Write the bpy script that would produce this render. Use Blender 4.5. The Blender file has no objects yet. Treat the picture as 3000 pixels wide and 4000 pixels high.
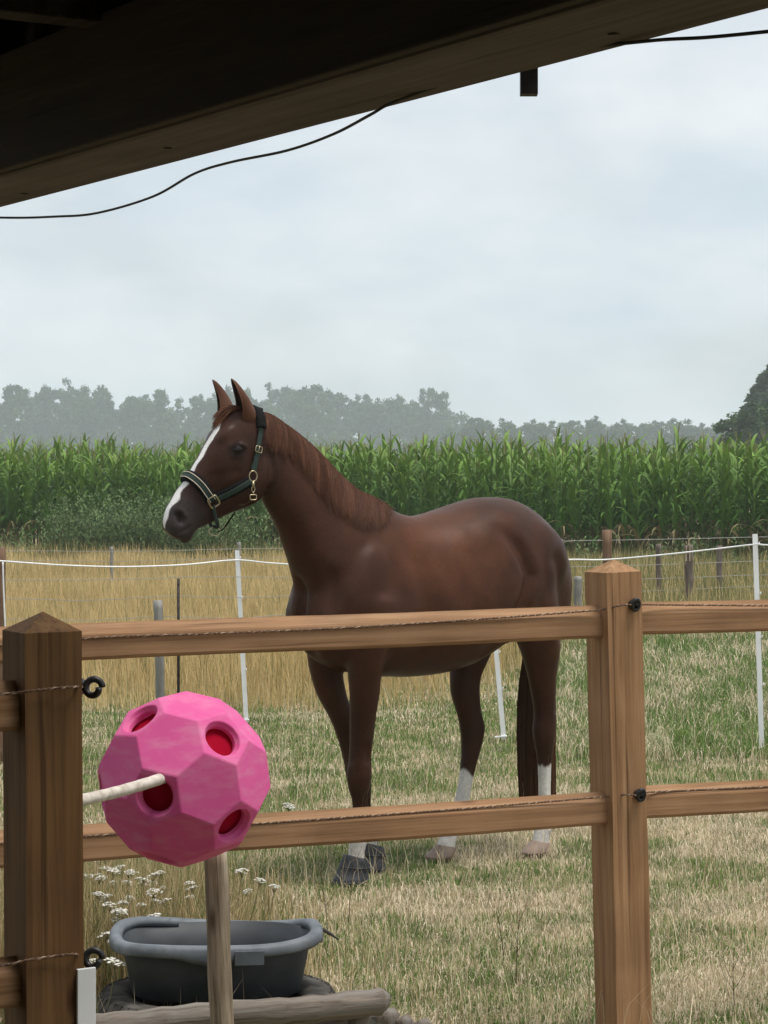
import bpy, bmesh, math, random
import numpy as np
from mathutils import Vector, Matrix
from mathutils.bvhtree import BVHTree

random.seed(7)
rng = np.random.default_rng(11)
scene = bpy.context.scene
COL = scene.collection

# ------------------------------------------------------------------ camera
FPX = 9000.0            # focal length in pixels of the 3000 x 4000 frame
EYE = 1.70              # eye height (m)
HOR = 1830.0            # horizon row
cam_d = bpy.data.cameras.new("camera")
cam = bpy.data.objects.new("camera", cam_d)
COL.objects.link(cam)
cam.location = (0, 0, EYE)
cam.rotation_euler = (math.radians(90), 0, 0)
cam_d.sensor_fit = 'HORIZONTAL'
cam_d.sensor_width = 36.0
cam_d.lens = FPX / 3000.0 * 36.0
cam_d.shift_y = (HOR - 2000.0) / 3000.0
cam_d.clip_start = 0.05
cam_d.clip_end = 6000
scene.camera = cam

# ------------------------------------------------------------------ sky, sun, exposure
world = bpy.data.worlds.new("World")
scene.world = world
world.use_nodes = True
SUN_EL, SUN_AZ = math.radians(73), math.radians(112)      # azimuth from +Y, towards +X
def build_sky():
    nt = world.node_tree
    nt.nodes.clear()
    N = nt.nodes.new
    out = N('ShaderNodeOutputWorld')
    bg = N('ShaderNodeBackground')
    sky = N('ShaderNodeTexSky')
    sky.sky_type = 'NISHITA'
    sky.sun_disc = False
    sky.sun_elevation = SUN_EL
    sky.sun_rotation = SUN_AZ
    sky.air_density = 1.0
    sky.dust_density = 2.5
    bg2 = N('ShaderNodeBackground')
    bg.inputs['Strength'].default_value = 0.05
    nt.links.new(sky.outputs[0], bg.inputs['Color'])
    # cloud sheet: noise on the view direction, flattened towards the horizon
    tc = N('ShaderNodeTexCoord')
    mp = N('ShaderNodeMapping')
    mp.inputs['Scale'].default_value = (1.0, 1.0, 2.6)
    mp.inputs['Location'].default_value = (3.1, 0.4, 1.7)
    nt.links.new(tc.outputs['Generated'], mp.inputs['Vector'])
    n1 = N('ShaderNodeTexNoise')
    n1.inputs['Scale'].default_value = 5.2
    n1.inputs['Detail'].default_value = 5
    n1.inputs['Roughness'].default_value = 0.5
    n1.inputs['Distortion'].default_value = 0.5
    nt.links.new(mp.outputs[0], n1.inputs['Vector'])
    r1 = N('ShaderNodeValToRGB')
    r1.color_ramp.elements[0].position = 0.30
    r1.color_ramp.elements[0].color = (0.62, 0.62, 0.62, 1)
    r1.color_ramp.elements[1].position = 0.58
    r1.color_ramp.elements[1].color = (0.97, 0.97, 0.97, 1)
    nt.links.new(n1.outputs['Fac'], r1.inputs['Fac'])
    n2 = N('ShaderNodeTexNoise')
    n2.inputs['Scale'].default_value = 7.0
    n2.inputs['Detail'].default_value = 6
    n2.inputs['Roughness'].default_value = 0.55
    nt.links.new(mp.outputs[0], n2.inputs['Vector'])
    r2 = N('ShaderNodeValToRGB')
    r2.color_ramp.elements[0].position = 0.32
    r2.color_ramp.elements[0].color = (0.285, 0.328, 0.364, 1)
    r2.color_ramp.elements[1].position = 0.66
    r2.color_ramp.elements[1].color = (0.384, 0.404, 0.418, 1)
    nt.links.new(n2.outputs['Fac'], r2.inputs['Fac'])
    nt.links.new(r2.outputs['Color'], bg2.inputs['Color'])
    bg2.inputs['Strength'].default_value = 1.0
    mx = N('ShaderNodeMixShader')
    nt.links.new(r1.outputs['Color'], mx.inputs['Fac'])
    nt.links.new(bg.outputs[0], mx.inputs[1])
    nt.links.new(bg2.outputs[0], mx.inputs[2])
    nt.links.new(mx.outputs[0], out.inputs['Surface'])
build_sky()

sun_d = bpy.data.lights.new("sun", 'SUN')
sun_d.energy = 1.5
sun_d.angle = math.radians(22)
sun_d.color = (1.0, 0.95, 0.88)
sun = bpy.data.objects.new("sun", sun_d)
COL.objects.link(sun)
_sd = Vector((math.sin(SUN_AZ) * math.cos(SUN_EL), math.cos(SUN_AZ) * math.cos(SUN_EL), math.sin(SUN_EL)))
sun.rotation_euler = _sd.to_track_quat('Z', 'Y').to_euler()
sun.location = (0, 0, 30)

scene.view_settings.view_transform = 'Standard'
scene.view_settings.look = 'None'
scene.view_settings.exposure = 1.22
scene.view_settings.gamma = 1.0
scene.render.engine = 'CYCLES'
scene.cycles.use_denoising = True
scene.cycles.max_bounces = 8
scene.cycles.transparent_max_bounces = 8
scene.cycles.volume_bounces = 2
scene.cycles.use_adaptive_sampling = True
scene.cycles.adaptive_threshold = 0.015

# ------------------------------------------------------------------ helpers
def P(px, py, Y):
    """point of the place seen at photo pixel (px, py) at distance Y"""
    return Vector(((px - 1500.0) / FPX * Y, Y, EYE - (py - HOR) / FPX * Y))

def ground_z(x, y):
    """gentle fall of the paddock behind the fence; works on numbers and arrays"""
    t = np.clip((np.asarray(y, float) - 9.3) / 1.2, 0, 1)
    return -0.012 * t * t * (3 - 2 * t) + 0.006 * np.sin(np.asarray(x) * 2.1 + 1.0) * np.sin(np.asarray(y) * 1.7)

def empty(name, loc=(0, 0, 0), rz=0.0):
    o = bpy.data.objects.new(name, None)
    o.location = loc
    o.rotation_euler = (0, 0, rz)
    o.empty_display_size = 0.1
    COL.objects.link(o)
    return o

def tag(o, label=None, cat=None, group=None, kind=None):
    if label: o["label"] = label
    if cat: o["category"] = cat
    if group: o["group"] = group
    if kind: o["kind"] = kind
    return o

def link(name, me, mat, parent=None):
    o = bpy.data.objects.new(name, me)
    COL.objects.link(o)
    if mat is not None and len(me.materials) == 0:
        me.materials.append(mat)
    if parent is not None:
        o.parent = parent
    return o

def mesh_from(name, verts, faces, smooth=True):
    me = bpy.data.meshes.new(name)
    me.from_pydata([tuple(v) for v in verts], [], faces)
    me.validate(clean_customdata=False)
    me.update()
    if smooth:
        me.polygons.foreach_set('use_smooth', [True] * len(me.polygons))
    return me

def np_mesh(name, V, F, cols=None, smooth=False):
    """V (n,3), F (m,k) numpy; optional per-vertex colours (n,3)"""
    me = bpy.data.meshes.new(name)
    n, (m, k) = len(V), F.shape
    me.vertices.add(n)
    me.vertices.foreach_set('co', np.ascontiguousarray(V, dtype=np.float32).ravel())
    me.loops.add(m * k)
    me.loops.foreach_set('vertex_index', np.ascontiguousarray(F, dtype=np.int32).ravel())
    me.polygons.add(m)
    me.polygons.foreach_set('loop_start', np.arange(0, m * k, k, dtype=np.int32))
    try:
        me.polygons.foreach_set('loop_total', np.full(m, k, dtype=np.int32))
    except Exception:
        pass
    if smooth:
        me.polygons.foreach_set('use_smooth', np.ones(m, dtype=bool))
    if cols is not None:
        a = me.attributes.new('Col', 'FLOAT_COLOR', 'POINT')
        c = np.ones((n, 4), dtype=np.float32)
        c[:, :3] = cols
        a.data.foreach_set('color', c.ravel())
    me.update(calc_edges=True)
    return me

class MB:
    """collects shapes for ONE mesh object"""
    def __init__(s):
        s.v, s.f = [], []
    def add(s, V, F):
        b = len(s.v)
        s.v += [Vector(v) for v in V]
        s.f += [tuple(i + b for i in f) for f in F]
        return s
    def box(s, c, size, rot=None, taper=1.0):
        c = Vector(c)
        hx, hy, hz = size[0] / 2, size[1] / 2, size[2] / 2
        V = []
        for z, k in ((-hz, 1.0), (hz, taper)):
            for x, y in ((-hx, -hy), (hx, -hy), (hx, hy), (-hx, hy)):
                p = Vector((x * k, y * k, z))
                if rot is not None: p = rot @ p
                V.append(c + p)
        s.add(V, [(3, 2, 1, 0), (4, 5, 6, 7), (0, 1, 5, 4), (1, 2, 6, 5), (2, 3, 7, 6), (3, 0, 4, 7)])
        return s
    def tube(s, pts, r, n=8, caps=True):
        pts = [Vector(p) for p in pts]
        m = len(pts)
        rr = r if hasattr(r, '__len__') else [r] * m
        prev = None
        V, F = [], []
        for i, p in enumerate(pts):
            t = (pts[min(i + 1, m - 1)] - pts[max(i - 1, 0)]).normalized()
            if prev is None:
                a = Vector((0, 0, 1)) if abs(t.z) < 0.9 else Vector((1, 0, 0))
                u = t.cross(a).normalized()
            else:
                u = (prev - t * prev.dot(t)).normalized()
            prev = u
            w = t.cross(u)
            for k in range(n):
                an = 2 * math.pi * k / n
                V.append(p + (u * math.cos(an) + w * math.sin(an)) * rr[i])
        for i in range(m - 1):
            for k in range(n):
                F.append((i * n + k, i * n + (k + 1) % n, (i + 1) * n + (k + 1) % n, (i + 1) * n + k))
        if caps:
            F.append(tuple(range(n - 1, -1, -1)))
            F.append(tuple(range((m - 1) * n, m * n)))
        s.add(V, F)
        return s
    def ellipsoid(s, c, axes, nu=20, nv=12):
        """axes: three vectors (already scaled)"""
        c = Vector(c)
        a, b, d = [Vector(x) for x in axes]
        V = [c - d]
        for j in range(1, nv):
            ph = -math.pi / 2 + math.pi * j / nv
            for i in range(nu):
                th = 2 * math.pi * i / nu
                V.append(c + a * (math.cos(ph) * math.cos(th)) + b * (math.cos(ph) * math.sin(th)) + d * math.sin(ph))
        V.append(c + d)
        F = []
        for i in range(nu):
            F.append((0, 1 + (i + 1) % nu, 1 + i))
            F.append((len(V) - 1, 1 + (nv - 2) * nu + i, 1 + (nv - 2) * nu + (i + 1) % nu))
        for j in range(nv - 2):
            for i in range(nu):
                F.append((1 + j * nu + i, 1 + j * nu + (i + 1) % nu, 1 + (j + 1) * nu + (i + 1) % nu, 1 + (j + 1) * nu + i))
        s.add(V, F)
        return s
    def mesh(s, name, smooth=True):
        return mesh_from(name, s.v, s.f, smooth)
    def build(s, name, mat, parent=None, smooth=True):
        return link(name, s.mesh(name, smooth), mat, parent)

def bevel_box_mesh(name, size, bev=0.006, seg=2, smooth=True):
    bm = bmesh.new()
    bmesh.ops.create_cube(bm, size=1.0)
    bmesh.ops.scale(bm, vec=size, verts=bm.verts)
    bmesh.ops.bevel(bm, geom=list(bm.edges), offset=bev, segments=seg, affect='EDGES', profile=0.6)
    me = bpy.data.meshes.new(name)
    bm.to_mesh(me); bm.free()
    if smooth:
        me.polygons.foreach_set('use_smooth', [False] * len(me.polygons))
    return me

def catmull(A, sub):
    """rows of A are keys; returns densely interpolated rows"""
    A = np.asarray(A, float)
    n = len(A)
    out = []
    for i in range(n - 1):
        p0, p1, p2, p3 = A[max(i - 1, 0)], A[i], A[i + 1], A[min(i + 2, n - 1)]
        for k in range(sub):
            t = k / sub
            out.append(0.5 * ((2 * p1) + (-p0 + p2) * t + (2 * p0 - 5 * p1 + 4 * p2 - p3) * t ** 2 + (-p0 + 3 * p1 - 3 * p2 + p3) * t ** 3))
    out.append(A[-1])
    return np.array(out)

def sup(c, n):
    return math.copysign(abs(c) ** (2.0 / n), c)

def vnoise(x, y, scale, seed=0):
    """smooth value noise 0..1 on arrays"""
    r = np.random.default_rng(seed)
    G = r.random((64, 64))
    X, Y = np.asarray(x) / scale, np.asarray(y) / scale
    i, j = np.floor(X).astype(int), np.floor(Y).astype(int)
    fx, fy = X - i, Y - j
    fx, fy = fx * fx * (3 - 2 * fx), fy * fy * (3 - 2 * fy)
    g = lambda a, b: G[a % 64, b % 64]
    return (g(i, j) * (1 - fx) + g(i + 1, j) * fx) * (1 - fy) + (g(i, j + 1) * (1 - fx) + g(i + 1, j + 1) * fx) * fy

# ------------------------------------------------------------------ materials
def new_mat(name, rough=0.7, spec=0.3):
    m = bpy.data.materials.new(name)
    m.use_nodes = True
    nt = m.node_tree
    b = nt.nodes['Principled BSDF']
    b.inputs['Roughness'].default_value = rough
    b.inputs['Specular IOR Level'].default_value = spec
    return m, nt, b

def noise_mat(name, c1, c2, scale=(8, 8, 8), detail=6, rough=0.7, spec=0.3, bump=0.0, bscale=1.0, coords='Object', c3=None, lo=0.35, hi=0.65, dist=0.0, bdist=0.01):
    m, nt, b = new_mat(name, rough, spec)
    N = nt.nodes.new
    tc = N('ShaderNodeTexCoord'); mp = N('ShaderNodeMapping')
    mp.inputs['Scale'].default_value = scale
    nt.links.new(tc.outputs[coords], mp.inputs['Vector'])
    n = N('ShaderNodeTexNoise')
    n.inputs['Scale'].default_value = 1.0
    n.inputs['Detail'].default_value = detail
    n.inputs['Distortion'].default_value = dist
    nt.links.new(mp.outputs[0], n.inputs['Vector'])
    r = N('ShaderNodeValToRGB')
    r.color_ramp.elements[0].position = lo
    r.color_ramp.elements[0].color = (*c1, 1)
    r.color_ramp.elements[1].position = hi
    r.color_ramp.elements[1].color = (*c2, 1)
    if c3 is not None:
        e = r.color_ramp.elements.new((lo + hi) / 2)
        e.color = (*c3, 1)
    nt.links.new(n.outputs['Fac'], r.inputs['Fac'])
    nt.links.new(r.outputs['Color'], b.inputs['Base Color'])
    if bump:
        bp = N('ShaderNodeBump')
        bp.inputs['Strength'].default_value = bump
        bp.inputs['Distance'].default_value = bdist
        nt.links.new(n.outputs['Fac'], bp.inputs['Height'])
        nt.links.new(bp.outputs[0], b.inputs['Normal'])
    return m

def col_mat(name, rough=0.7, spec=0.2, trans=0.0, noise=0.0):
    """colour taken from the per-vertex 'Col' attribute"""
    m, nt, b = new_mat(name, rough, spec)
    a = nt.nodes.new('ShaderNodeAttribute')
    a.attribute_name = 'Col'
    nt.links.new(a.outputs['Color'], b.inputs['Base Color'])
    if trans:
        t = nt.nodes.new('ShaderNodeBsdfTranslucent')
        nt.links.new(a.outputs['Color'], t.inputs['Color'])
        mx = nt.nodes.new('ShaderNodeMixShader')
        mx.inputs['Fac'].default_value = trans
        nt.links.new(b.outputs[0], mx.inputs[1])
        nt.links.new(t.outputs[0], mx.inputs[2])
        nt.links.new(mx.outputs[0], nt.nodes['Material Output'].inputs['Surface'])
    return m

def wood_mat(name, dark, mid, light, axis=0, grain=60.0, along=2.0, bump=0.25, rough=0.75, weather=None, knots=True):
    """sawn timber: fibres along one object axis, growth bands, knots, blotches"""
    m, nt, b = new_mat(name, rough, 0.2)
    N = nt.nodes.new
    L = nt.links.new
    tc = N('ShaderNodeTexCoord')
    oi = N('ShaderNodeObjectInfo')
    add = N('ShaderNodeVectorMath'); add.operation = 'MULTIPLY_ADD'
    add.inputs[1].default_value = (1, 1, 1)
    sc = N('ShaderNodeVectorMath'); sc.operation = 'SCALE'
    comb = N('ShaderNodeCombineXYZ')
    for i in range(3): L(oi.outputs['Random'], comb.inputs[i])
    L(comb.outputs[0], sc.inputs[0]); sc.inputs['Scale'].default_value = 71.3
    L(tc.outputs['Object'], add.inputs[0]); L(sc.outputs[0], add.inputs[2])
    mp = N('ShaderNodeMapping')
    s = [grain, grain, grain]; s[axis] = along
    mp.inputs['Scale'].default_value = s
    L(add.outputs[0], mp.inputs['Vector'])
    fib = N('ShaderNodeTexNoise'); fib.inputs['Scale'].default_value = 1.0; fib.inputs['Detail'].default_value = 7; fib.inputs['Roughness'].default_value = 0.65
    L(mp.outputs[0], fib.inputs['Vector'])
    mp2 = N('ShaderNodeMapping')
    s2 = [grain * 0.5] * 3; s2[axis] = along * 0.45
    mp2.inputs['Scale'].default_value = s2
    L(add.outputs[0], mp2.inputs['Vector'])
    band = N('ShaderNodeTexNoise'); band.inputs['Scale'].default_value = 1.0; band.inputs['Detail'].default_value = 3; band.inputs['Distortion'].default_value = 1.2
    L(mp2.outputs[0], band.inputs['Vector'])
    rings = N('ShaderNodeMath'); rings.operation = 'MULTIPLY'; rings.inputs[1].default_value = 7.0
    L(band.outputs['Fac'], rings.inputs[0])
    fr = N('ShaderNodeMath'); fr.operation = 'PINGPONG'; fr.inputs[1].default_value = 0.5
    L(rings.outputs[0], fr.inputs[0])
    mixv = N('ShaderNodeMath'); mixv.operation = 'MULTIPLY_ADD'; mixv.inputs[1].default_value = 0.20
    L(fr.outputs[0], mixv.inputs[0])
    half = N('ShaderNodeMath'); half.operation = 'MULTIPLY'; half.inputs[1].default_value = 0.90
    L(fib.outputs['Fac'], half.inputs[0]); L(half.outputs[0], mixv.inputs[2])
    ramp = N('ShaderNodeValToRGB')
    ramp.color_ramp.elements[0].position = 0.28; ramp.color_ramp.elements[0].color = (*dark, 1)
    ramp.color_ramp.elements[1].position = 0.72; ramp.color_ramp.elements[1].color = (*light, 1)
    e = ramp.color_ramp.elements.new(0.48); e.color = (*mid, 1)
    L(mixv.outputs[0], ramp.inputs['Fac'])
    blo = N('ShaderNodeTexNoise'); blo.inputs['Scale'].default_value = 5.0; blo.inputs['Detail'].default_value = 4
    L(add.outputs[0], blo.inputs['Vector'])
    br = N('ShaderNodeValToRGB')
    br.color_ramp.elements[0].position = 0.3; br.color_ramp.elements[0].color = (0.84, 0.83, 0.82, 1)
    br.color_ramp.elements[1].position = 0.7; br.color_ramp.elements[1].color = (1.10, 1.09, 1.08, 1)
    L(blo.outputs['Fac'], br.inputs['Fac'])
    mul = N('ShaderNodeMix'); mul.data_type = 'RGBA'; mul.blend_type = 'MULTIPLY'; mul.inputs['Factor'].default_value = 1.0
    L(ramp.outputs['Color'], mul.inputs['A']); L(br.outputs['Color'], mul.inputs['B'])
    last = mul.outputs['Result']
    if knots:
        mpk = N('ShaderNodeMapping')
        sk = [7.0] * 3; sk[axis] = 2.6
        mpk.inputs['Scale'].default_value = sk
        L(add.outputs[0], mpk.inputs['Vector'])
        vo = N('ShaderNodeTexVoronoi'); vo.inputs['Scale'].default_value = 1.0
        L(mpk.outputs[0], vo.inputs['Vector'])
        kr = N('ShaderNodeValToRGB')
        kr.color_ramp.elements[0].position = 0.035; kr.color_ramp.elements[0].color = (0.30, 0.24, 0.2, 1)
        kr.color_ramp.elements[1].position = 0.11; kr.color_ramp.elements[1].color = (1, 1, 1, 1)
        L(vo.outputs['Distance'], kr.inputs['Fac'])
        mk = N('ShaderNodeMix'); mk.data_type = 'RGBA'; mk.blend_type = 'MULTIPLY'; mk.inputs['Factor'].default_value = 0.85
        L(last, mk.inputs['A']); L(kr.outputs['Color'], mk.inputs['B'])
        last = mk.outputs['Result']
    # drying cracks along the fibres
    mpc = N('ShaderNodeMapping')
    s3 = [grain * 1.5] * 3; s3[axis] = along * 0.8
    mpc.inputs['Scale'].default_value = s3
    L(add.outputs[0], mpc.inputs['Vector'])
    cn = N('ShaderNodeTexNoise'); cn.inputs['Scale'].default_value = 1.0; cn.inputs['Detail'].default_value = 2
    L(mpc.outputs[0], cn.inputs['Vector'])
    cr = N('ShaderNodeValToRGB')
    cr.color_ramp.elements[0].position = 0.27; cr.color_ramp.elements[0].color = (0.38, 0.34, 0.31, 1)
    cr.color_ramp.elements[1].position = 0.35; cr.color_ramp.elements[1].color = (1, 1, 1, 1)
    L(cn.outputs['Fac'], cr.inputs['Fac'])
    mc = N('ShaderNodeMix'); mc.data_type = 'RGBA'; mc.blend_type = 'MULTIPLY'; mc.inputs['Factor'].default_value = 0.8
    L(last, mc.inputs['A']); L(cr.outputs['Color'], mc.inputs['B'])
    last = mc.outputs['Result']
    if weather is not None:
        wn = N('ShaderNodeTexNoise'); wn.inputs['Scale'].default_value = 3.0; wn.inputs['Detail'].default_value = 6
        L(mp2.outputs[0], wn.inputs['Vector'])
        wr = N('ShaderNodeValToRGB')
        wr.color_ramp.elements[0].position = 0.42; wr.color_ramp.elements[0].color = (0, 0, 0, 1)
        wr.color_ramp.elements[1].position = 0.68; wr.color_ramp.elements[1].color = (1, 1, 1, 1)
        L(wn.outputs['Fac'], wr.inputs['Fac'])
        wm = N('ShaderNodeMix'); wm.data_type = 'RGBA'
        L(wr.outputs['Color'], wm.inputs['Factor']); L(last, wm.inputs['A'])
        wm.inputs['B'].default_value = (*weather, 1)
        last = wm.outputs['Result']
    L(last, b.inputs['Base Color'])
    bp = N('ShaderNodeBump'); bp.inputs['Strength'].default_value = bump; bp.inputs['Distance'].default_value = 0.004
    L(mixv.outputs[0], bp.inputs['Height']); L(bp.outputs[0], b.inputs['Normal'])
    return m
# ================================================================== ground
M_soil = noise_mat("pasture_ground", (0.11, 0.10, 0.055), (0.30, 0.24, 0.15), (3.2, 3.2, 3.2), detail=10, rough=0.95, spec=0.05, bump=0.6, bdist=0.03, c3=(0.19, 0.165, 0.09))
def build_ground():
    xs = np.unique(np.concatenate([np.linspace(-490, -30, 12), np.linspace(-30, 30, 61), np.linspace(30, 490, 12)]))
    ys = np.unique(np.concatenate([np.linspace(-40, 0, 6), np.linspace(0, 60, 121), np.linspace(60, 700, 30)]))
    X, Y = np.meshgrid(xs, ys)
    V = np.stack([X.ravel(), Y.ravel(), (ground_z(X, Y) - 0.005).ravel()], 1)
    nx, ny = len(xs), len(ys)
    i = np.arange(nx * ny).reshape(ny, nx)
    F = np.stack([i[:-1, :-1].ravel(), i[:-1, 1:].ravel(), i[1:, 1:].ravel(), i[1:, :-1].ravel()], 1)
    o = link("ground", np_mesh("ground", V, F, smooth=True), M_soil)
    tag(o, kind="structure")
build_ground()

# ================================================================== shelter the photograph is taken from
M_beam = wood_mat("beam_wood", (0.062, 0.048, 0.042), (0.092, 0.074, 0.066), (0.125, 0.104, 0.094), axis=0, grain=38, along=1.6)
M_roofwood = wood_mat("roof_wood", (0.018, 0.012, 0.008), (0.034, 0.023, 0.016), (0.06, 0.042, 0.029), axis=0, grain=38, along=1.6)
M_shadeboard = wood_mat("shade_board_wood", (0.014, 0.008, 0.005), (0.026, 0.015, 0.010), (0.042, 0.026, 0.018), axis=0, grain=38, along=1.6)  # shade on the beam's inner face, put into the wood colour
M_iron = noise_mat("dark_iron", (0.015, 0.013, 0.012), (0.04, 0.032, 0.028), (40, 40, 40), rough=0.6, bump=0.2)
BU = Vector((0.517, -0.856, 0)).normalized()        # along the beam, towards the camera
BO = Vector((-BU.y, BU.x, 0)).normalized()          # outwards, towards the paddock
BA = P(0, 815, 9000 * 0.55 / 1015); BA.z = 0
BZ = EYE + 0.55
def roof_pt(t, o, z):
    return BA + BU * t + BO * o + UPV * z
UPV = Vector((0, 0, 1))
BROT = Matrix((BU, BO, UPV)).transposed().to_4x4()
def placed_box(name, size, center, rot4, mat, parent, bev=0.006, root_loc=Vector((0, 0, 0))):
    me = bevel_box_mesh(name, size, bev)
    o = link(name, me, mat, parent)
    o.matrix_local = Matrix.Translation(center - root_loc) @ rot4
    return o
def build_shelter():
    rl = roof_pt(0, -0.1, 0)
    root = empty("open_shelter", rl)
    tag(root, "dark timber shelter roof with a heavy beam across the top of the view", "shelter")
    L0, L1 = -0.32, 7.5
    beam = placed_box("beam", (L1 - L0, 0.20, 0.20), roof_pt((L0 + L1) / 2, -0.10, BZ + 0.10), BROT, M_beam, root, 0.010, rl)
    placed_box("shade_board", (L1 - L0, 0.022, 0.215), roof_pt((L0 + L1) / 2, -0.212, BZ + 0.112), BROT, M_shadeboard, root, 0.004, rl)  # added thin board, its near-black colour standing in for the beam's shaded face
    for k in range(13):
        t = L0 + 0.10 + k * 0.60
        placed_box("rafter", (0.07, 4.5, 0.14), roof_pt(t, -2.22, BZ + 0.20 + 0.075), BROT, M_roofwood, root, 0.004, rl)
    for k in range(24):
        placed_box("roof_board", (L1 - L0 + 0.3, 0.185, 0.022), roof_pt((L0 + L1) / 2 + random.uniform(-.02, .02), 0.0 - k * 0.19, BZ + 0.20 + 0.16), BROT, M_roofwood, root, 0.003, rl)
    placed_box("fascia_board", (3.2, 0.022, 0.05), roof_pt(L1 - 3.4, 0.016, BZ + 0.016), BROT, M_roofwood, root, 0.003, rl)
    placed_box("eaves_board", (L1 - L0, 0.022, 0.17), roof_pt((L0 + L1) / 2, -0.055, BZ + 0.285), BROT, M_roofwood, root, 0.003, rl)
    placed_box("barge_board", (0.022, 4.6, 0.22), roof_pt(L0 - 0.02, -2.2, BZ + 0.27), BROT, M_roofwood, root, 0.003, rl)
    # unseen board walls behind and beside the viewer, added to darken the roof underside
    for k in range(26):
        placed_box("light_block_board", (0.30, 0.03, 2.6), roof_pt(L1 - 0.3 + random.uniform(-.004, .004), -0.15 - k * 0.172, 1.3), BROT @ Matrix.Rotation(math.radians(90), 4, 'Z') @ Matrix.Scale(0.57, 4, (1, 0, 0)), M_roofwood, root, 0.003, rl)
    for k in range(40):
        placed_box("light_block_board", (0.172, 0.03, 2.6), roof_pt(0.9 + k * 0.174, -4.25 + random.uniform(-.003, .003), 1.3), BROT, M_roofwood, root, 0.003, rl)
    for t, o in ((7.0, -0.10), (-0.2, -4.1)):
        placed_box("corner_post", (0.14, 0.14, BZ), roof_pt(t, o, BZ / 2 - 0.01), BROT, M_roofwood, root, 0.006, rl)
    # nail holes along the beam's underside
    for t, o in ((0.28, -.06), (1.02, -.10), (2.25, -.07), (3.02, -.12)):
        n = MB(); c = roof_pt(t, o, BZ + 0.001)
        n.tube([c - rl, c - rl - UPV * 0.003], .008, 10)
        n.build("nail_head", M_iron, root)
    # iron stub hanging outside the beam
    c = P(2066, 300, 3.24)
    stub = empty("downpipe_stub", Vector((c.x, c.y, 2.225)))
    tag(stub, "short dark stub hanging from the roof edge above the beam", "roof fitting")
    b = MB(); b.box((0, 0, 0.14), (0.024, 0.024, 0.28)); b.build("pipe", M_iron, stub, smooth=False)
    b = MB(); b.box((0, 0, 0.045), (0.029, 0.029, 0.006)); b.build("collar", M_iron, stub, smooth=False)
    return root
build_shelter()
def build_cable():
    trace = [(-420, 835), (0, 850), (217, 846), (380, 832), (597, 768), (760, 678), (904, 633), (1121, 588), (1302, 524), (1447, 448), (1540, 398), (1800, 310), (2200, 205), (2531, 160), (2760, 146), (3000, 123), (3300, 90)]
    pts = []
    for px, py in trace:
        Y = np.interp(px, [-420, 0, 1447, 2531, 3300], [5.25, 4.92, 3.46, 2.92, 2.62])
        pts.append(P(px, py, Y))
    A = [Vector(a) for a in catmull(nd0(pts), 8)]
    m = MB(); m.tube(A, 0.0024, 8)
    o = m.build("cable", M_iron)
    tag(o, "thin dark cable sagging below the shelter beam", "cable")
def nd0(v): return np.array([list(x) for x in v])
build_cable()
# ================================================================== timber fences in front
M_rail = wood_mat("rail_wood", (0.185, 0.096, 0.047), (0.300, 0.168, 0.086), (0.42, 0.255, 0.145), axis=0, grain=46, along=1.3)
M_post = wood_mat("post_wood", (0.190, 0.098, 0.045), (0.305, 0.170, 0.083), (0.42, 0.25, 0.136), axis=2, grain=46, along=1.3)
M_postshade = wood_mat("shaded_post_wood", (0.070, 0.033, 0.012), (0.130, 0.066, 0.025), (0.190, 0.102, 0.042), axis=2, grain=46, along=1.2)  # post wood darkened: the shade under the roof is in the colour
M_black = noise_mat("black_plastic", (0.010, 0.010, 0.011), (0.022, 0.021, 0.021), (60, 60, 60), rough=0.45, spec=0.4)
M_ropebrown = noise_mat("rope_brown", (0.075, 0.040, 0.024), (0.18, 0.105, 0.065), (150, 150, 150), rough=0.9)
M_ropepale = noise_mat("rope_pale", (0.12, 0.072, 0.046), (0.38, 0.28, 0.20), (70, 70, 70), rough=0.9, lo=0.45, hi=0.6)

def post_mesh(w, h, cap):
    bm = bmesh.new()
    hw = w / 2
    segs = 8
    rings = []
    for k in range(segs + 1):
        z = h * k / segs - 0.02 * (k == 0)
        j = 0.0012
        rings.append([bm.verts.new((x * (hw + random.uniform(-j, j)), y * (hw + random.uniform(-j, j)), z)) for x, y in ((-1, -1), (1, -1), (1, 1), (-1, 1))])
    for a, b in zip(rings[:-1], rings[1:]):
        for i in range(4):
            bm.faces.new((a[i], a[(i + 1) % 4], b[(i + 1) % 4], b[i]))
    bm.faces.new(rings[0][::-1])
    top = bm.verts.new((0.002, -0.001, h + cap))
    for i in range(4):
        bm.faces.new((rings[-1][i], rings[-1][(i + 1) % 4], top))
    ed = [e for e in bm.edges if e.calc_face_angle(0) > 0.3]
    bmesh.ops.bevel(bm, geom=ed, offset=0.006, segments=2, affect='EDGES', profile=0.6)
    me = bpy.data.meshes.new("post")
    bm.to_mesh(me); bm.free()
    return me

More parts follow.
